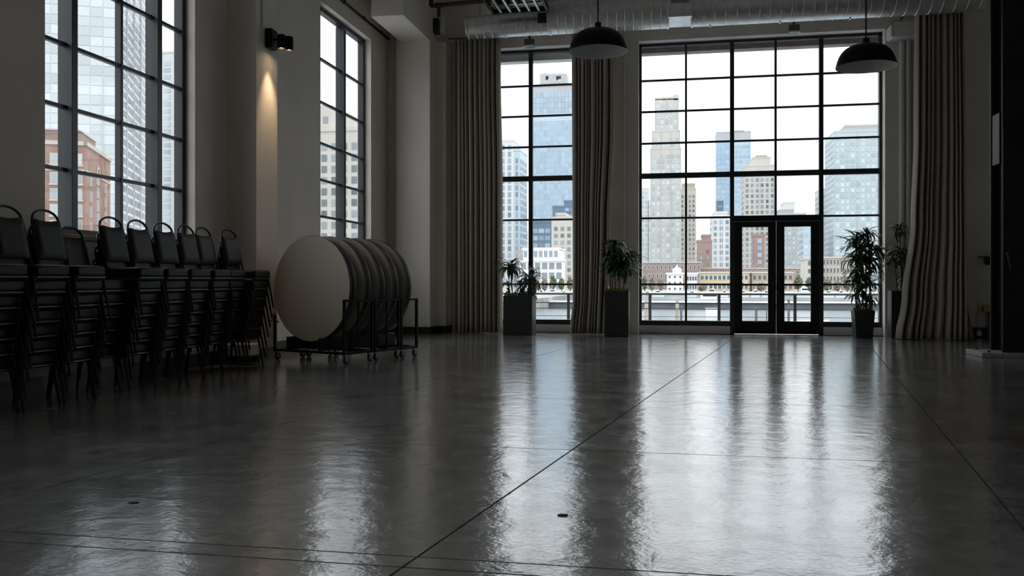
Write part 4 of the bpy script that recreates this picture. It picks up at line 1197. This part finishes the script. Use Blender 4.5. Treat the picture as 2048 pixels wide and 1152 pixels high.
tower('office_tower', 'green grey glass tower beside the right window frame', 480, [(1668, 1764, 262, None), (1690, 1760, 251, 262, GREY, 0)], GRNG, WIN_L, 2.4, 3.0, .72, .66, depth=30, fins=14)
tower('apartment_tower', 'pale lower tower adjoining the green grey glass tower', 514, [(1641, 1668, 378, None)], PALE, WIN_L, 2.4, 3.0, .55, .6, depth=20)
tower('apartment_block', 'purple brown block behind the door, between two pale towers', 360, [(1508, 1530, 470, None)], BRICKR, WIN_B, 2.4, 2.8, .5, .6, depth=12)

# low row houses and waterside buildings with windows of their own
def low_house(name, label, Y, p0, p1, ytop, wall, nwin, rows, ybase=None, win=WIN_D, depth=10, ww=.6, wh=.6, cornice=None, frame=PALE):
    a, b = at_y(p0, ytop, Y), at_y(p1, ytop, Y)
    e = empty(name, ((a.x + b.x) / 2, Y, ZL)); tag(e, label, 'building', 'buildings beyond the river')
    w = b.x - a.x; h = a.z - ZL
    MB().box(-w / 2, w / 2, 0, depth, 0, h).build('walls', wall, e)
    MB().box(-w / 2 - .3, w / 2 + .3, -.3, depth, h - .1, h + .35).build('roof_edge', cornice or wall, e)
    fh = h / rows; fwid = w / nwin
    wme = MB().box(-fwid * ww / 2 - .12, fwid * ww / 2 + .12, -.1, .05, -fh * wh / 2 - .12, fh * wh / 2 + .12).mesh('window'); wme.materials.append(frame)
    pme = MB().box(-fwid * ww / 2, fwid * ww / 2, -.14, -.09, -fh * wh / 2, fh * wh / 2).mesh('pane'); pme.materials.append(win)
    for r in range(rows):
        for k in range(nwin):
            o = link('window', wme, None, e, loc=(-w / 2 + fwid * (k + .5), 0, fh * (r + .5)))
            link('pane', pme, None, o)
    return e
low_house('terraced_building', 'white terraced building with square windows behind the bank shrubs, upper storeys', 262, 1046, 1117, 498, WHITEB, 7, 4, depth=14, ww=.72, wh=.62, frame=WHITEB, win=WIN_G)
low_house('terraced_building', 'white terraced building with square windows behind the bank shrubs, wide lower storeys', 256, 1040, 1125, 522, WHITEB, 6, 3, depth=5.4, ww=.74, wh=.66, frame=WHITEB, win=WIN_G)
low_house('brick_row', 'reddish brick row with small windows behind the white boathouse', 300, 1286, 1402, 526, BRICKR, 14, 3, ww=.4, wh=.5, cornice=GREY)
low_house('brick_row', 'reddish brick row behind the yellow waterside building', 310, 1403, 1600, 538, BRICKR, 20, 3, ww=.4, wh=.5, cornice=TAN)
low_house('waterside_building', 'yellow stucco waterside building with wide dark windows', 244, 1400, 1497, 546, YEL, 11, 2, ww=.7, wh=.45, frame=WHITEB, cornice=BEIGE)
low_house('waterside_building', 'tan waterside building beyond the left door leaf', 246, 1504, 1586, 546, TAN, 8, 2, ww=.6, wh=.45, frame=YEL, cornice=BEIGE)
low_house('waterside_building', 'beige stone block with rows of windows right of the double door', 262, 1645, 1735, 516, TAN, 13, 4, ww=.5, wh=.5, frame=BEIGE, cornice=BEIGE)
low_house('waterside_building', 'small beige house with one window column behind the right door leaf', 258, 1611, 1642, 518, BEIGE, 2, 4, ww=.35, wh=.5, frame=BEIGE)
low_house('boat_shed', 'white low boat shed with dark windows adjoining the boathouse', 238, 1373, 1394, 548, WHITEB, 4, 2, ww=.7, wh=.45, frame=WHITEB)
bh = low_house('boathouse', 'white boathouse with a pointed cupola on the far bank', 234, 1334, 1366, 548, WHITEB, 3, 3, ww=.35, wh=.35, frame=WHITEB)
hb = at_y(1350, 548, 234).z - ZL; cxx = XY(1354, 234) - bh.location.x
MB().box(cxx - 1.2, cxx + 1.2, .5, 3, hb, hb + 1.1).build('cupola', WHITEB, bh)
mm = MB(); mm.v = [(cxx - 1.4, .3, hb + 1.1), (cxx + 1.4, .3, hb + 1.1), (cxx + 1.4, 3.2, hb + 1.1), (cxx - 1.4, 3.2, hb + 1.1), (cxx - .25, 1.5, hb + 1.9), (cxx + .25, 1.5, hb + 1.9), (cxx + .25, 2, hb + 1.9), (cxx - .25, 2, hb + 1.9), (cxx, 1.75, hb + 2.7)]
mm.f = [(0, 1, 5, 4), (1, 2, 6, 5), (2, 3, 7, 6), (3, 0, 4, 7), (4, 5, 8), (5, 6, 8), (6, 7, 8), (7, 4, 8)]
mm.build('cupola_roof', WHITEB, bh)

# ------------------------------------------------------------------ outside: buildings beyond the side windows
def rot_building(name, label, px, Y, ang, wl, wr, ztop, wall):
    p = at_y(px, HY, Y)
    e = empty(name, (p.x, Y, ZL), math.radians(ang)); tag(e, label, 'building', 'buildings beyond the side windows')
    MB().box(-wl, 0, 0, wr, 0, ztop - ZL).build('walls', wall, e)
    return e
TGL = bm('curtain_wall_glass', (.53, .57, .59), rough=.12, objrand=.14, spec=.8)
e = rot_building('glass_tower', 'tall pale curtain wall tower behind the brick block', 236, 290, 25, 110, 66, 190, MULP)
bw, fh = 4.4, 3.6
pm_ = MB().box(-bw / 2 + .18, bw / 2 - .18, -.18, .1, -fh / 2 + .16, fh / 2 - .16).mesh('pane'); pm_.materials.append(TGL)
for i in range(10):
    for j in range(28):
        link('pane', pm_, None, e, loc=(-bw * (i + .5) - .6, 0, 17 + fh * (j + .5)))
mb_ = MB()
for i in range(10, 24):
    for j in range(50): mb_.box(-bw * (i + 1) - .42, -bw * i - .78, -.18, .1, fh * j + .16, fh * (j + 1) - .16)
for i in range(10):
    for j in range(28, 46): mb_.box(-bw * (i + 1) - .42, -bw * i - .78, -.18, .1, 17 + fh * j + .16, 17 + fh * (j + 1) - .16)
tag(mb_.build('pane_field', TGL, e), kind='stuff')
mb_ = MB(); grid(mb_, 64, 180, 4, .74, .70, 4.1, 3.6, .15, 'r', (0, 1))
tag(mb_.build('window_rows', bm('side_glass', (.30, .34, .37), rough=.15, island=.3), e), kind='stuff')
for k in range(5): MB().box(-.1, .5, 1 + 16 * k - .35, 1 + 16 * k + .35, 0, 190).build('pier', GREY, e)

pB = at_y(171, 287, 145)
e = rot_building('brick_building', 'red brick building with a penthouse, seen behind the chair stacks', 171, 145, 25, 34, 23, pB.z, BRICK)
hB = pB.z - ZL
MB().box(-34.3, .3, -.3, .25, hB - .4, hB + .35).build('cornice', TAN, e); MB().box(-.25, .3, -.3, 23.3, hB - .4, hB + .35).build('cornice', TAN, e)
MB().box(-34.1, .12, -.12, .1, hB - 5.2, hB - 4.9).build('string_course', TAN, e); MB().box(-.1, .12, -.12, 23.1, hB - 5.2, hB - 4.9).build('string_course', TAN, e)
MB().box(-13, -1.5, 2, 16, hB, hB + 2.6).build('penthouse', bm('penthouse_brick', (.24, .17, .14), var=.15, vscale=.4), e)
MB().box(-13.2, -1.3, 1.8, 16.2, hB + 2.6, hB + 2.9).build('penthouse_roof', GREY, e)
wf = MB().box(-.85, .85, -.14, .1, -1.05, 1.05).box(-1.0, 1.0, -.2, .1, -1.3, -1.05).mesh('window'); wf.materials.append(TAN)
wp = MB().box(-.72, -.04, -.18, -.12, -.92, .92).box(.04, .72, -.18, -.12, -.92, .92).mesh('pane'); wp.materials.append(bm('brick_window_glass', (.33, .37, .39), rough=.15, objrand=.4))
for c_ in (-1.35, -5.2, -9.1, -13.0, -17.0, -21.0, -25.0):
    for r_ in range(8):
        o = link('window', wf, None, e, loc=(c_, 0, hB - 3.0 - 2.95 * r_ - (.6 if r_ else 0)))
        link('pane', wp, None, o)
wf2 = MB().box(-.1, .14, -.75, .75, -1.0, 1.0).mesh('window'); wf2.materials.append(TAN)
wp2 = MB().box(.12, .18, -.62, .62, -.88, .88).mesh('pane'); wp2.materials.append(WIN_D)
for c_ in (4.2, 10.5, 17.5):
    for r_ in range(7):
        if c_ == 10.5: continue
        o = link('window', wf2, None, e, loc=(0, c_, hB - 6.6 - 2.95 * r_)); link('pane', wp2, None, o)
for r_ in range(6):
    o = link('window', wf2, None, e, loc=(0, 10.5, hB - 5.6 - 2.6 * r_)); o.scale = (1, 1.4, 1.1); link('pane', wp2, None, o)
mb_ = MB(); mb_.v = []
ar = [(math.cos(t * math.pi / 10) * 1.25, math.sin(t * math.pi / 10) * 1.25) for t in range(11)]
for q in range(10):
    (a, b), (c_, d) = ar[q], ar[q + 1]
    mb_.quad((.16, 10.5 + a * 1.15, hB - 4.5 + b * 1.15), (.16, 10.5 + c_ * 1.15, hB - 4.5 + d * 1.15), (.16, 10.5 + c_ * .85, hB - 4.5 + d * .85), (.16, 10.5 + a * .85, hB - 4.5 + b * .85))
mb_.build('arch', TAN, e, solid=.1)

def side_block(name, label, p0, p1, ytop, Y, wall, win, bay, floor, fx, fz, depth=30):
    a, b = at_y(p0, ytop, Y), at_y(p1, ytop, Y)
    e = empty(name, ((a.x + b.x) / 2, Y, ZL)); tag(e, label, 'building', 'buildings beyond the side windows')
    w = b.x - a.x; h = a.z - ZL
    MB().box(-w / 2, w / 2, 0, depth, 0, h).build('walls', wall, e)
    MB().box(-w / 2 - .3, w / 2 + .3, -.3, depth, h - .5, h + .6).build('parapet', wall, e)
    m = MB(); grid(m, w - 1, h - 3, 1, fx, fz, bay, floor, .15, 'f', (-w / 2 + .5, 0)); grid(m, depth - 1, h - 3, 1, fx, fz, bay, floor, .15, 'r', (w / 2, .5))
    tag(m.build('window_rows', win, e), kind='stuff')
    return e
side_block('concrete_block', 'pale grey block seen through the right lite behind the chair stacks', 304, 346, 106, 420, PALE, WIN_L, 5, 3.6, .7, .6)
side_block('concrete_block', 'grey block edge with small windows beside the pale grey block', 349, 372, 60, 380, GREY, WIN_G, 3.5, 3.4, .5, .5)
e = side_block('stone_tower', 'beige stone tower with square windows behind the round tables', 596, 722, 262, 250, BEIGE, WIN_G, 3.4, 3.4, .55, .6, depth=40)
a, b = at_y(600, 212, 254), at_y(664, 212, 254)
MB().box(a.x - e.location.x, b.x - e.location.x, 4, 30, 0, a.z - ZL).build('upper_tier', BEIGE, e)
m = MB(); grid(m, b.x - a.x - 1, 9, at_y(600, 262, 254).z - ZL - 2, .5, .6, 3.4, 3.4, .15, 'f', (a.x - e.location.x + .5, 4)); tag(m.build('window_rows', WIN_G, e), kind='stuff')
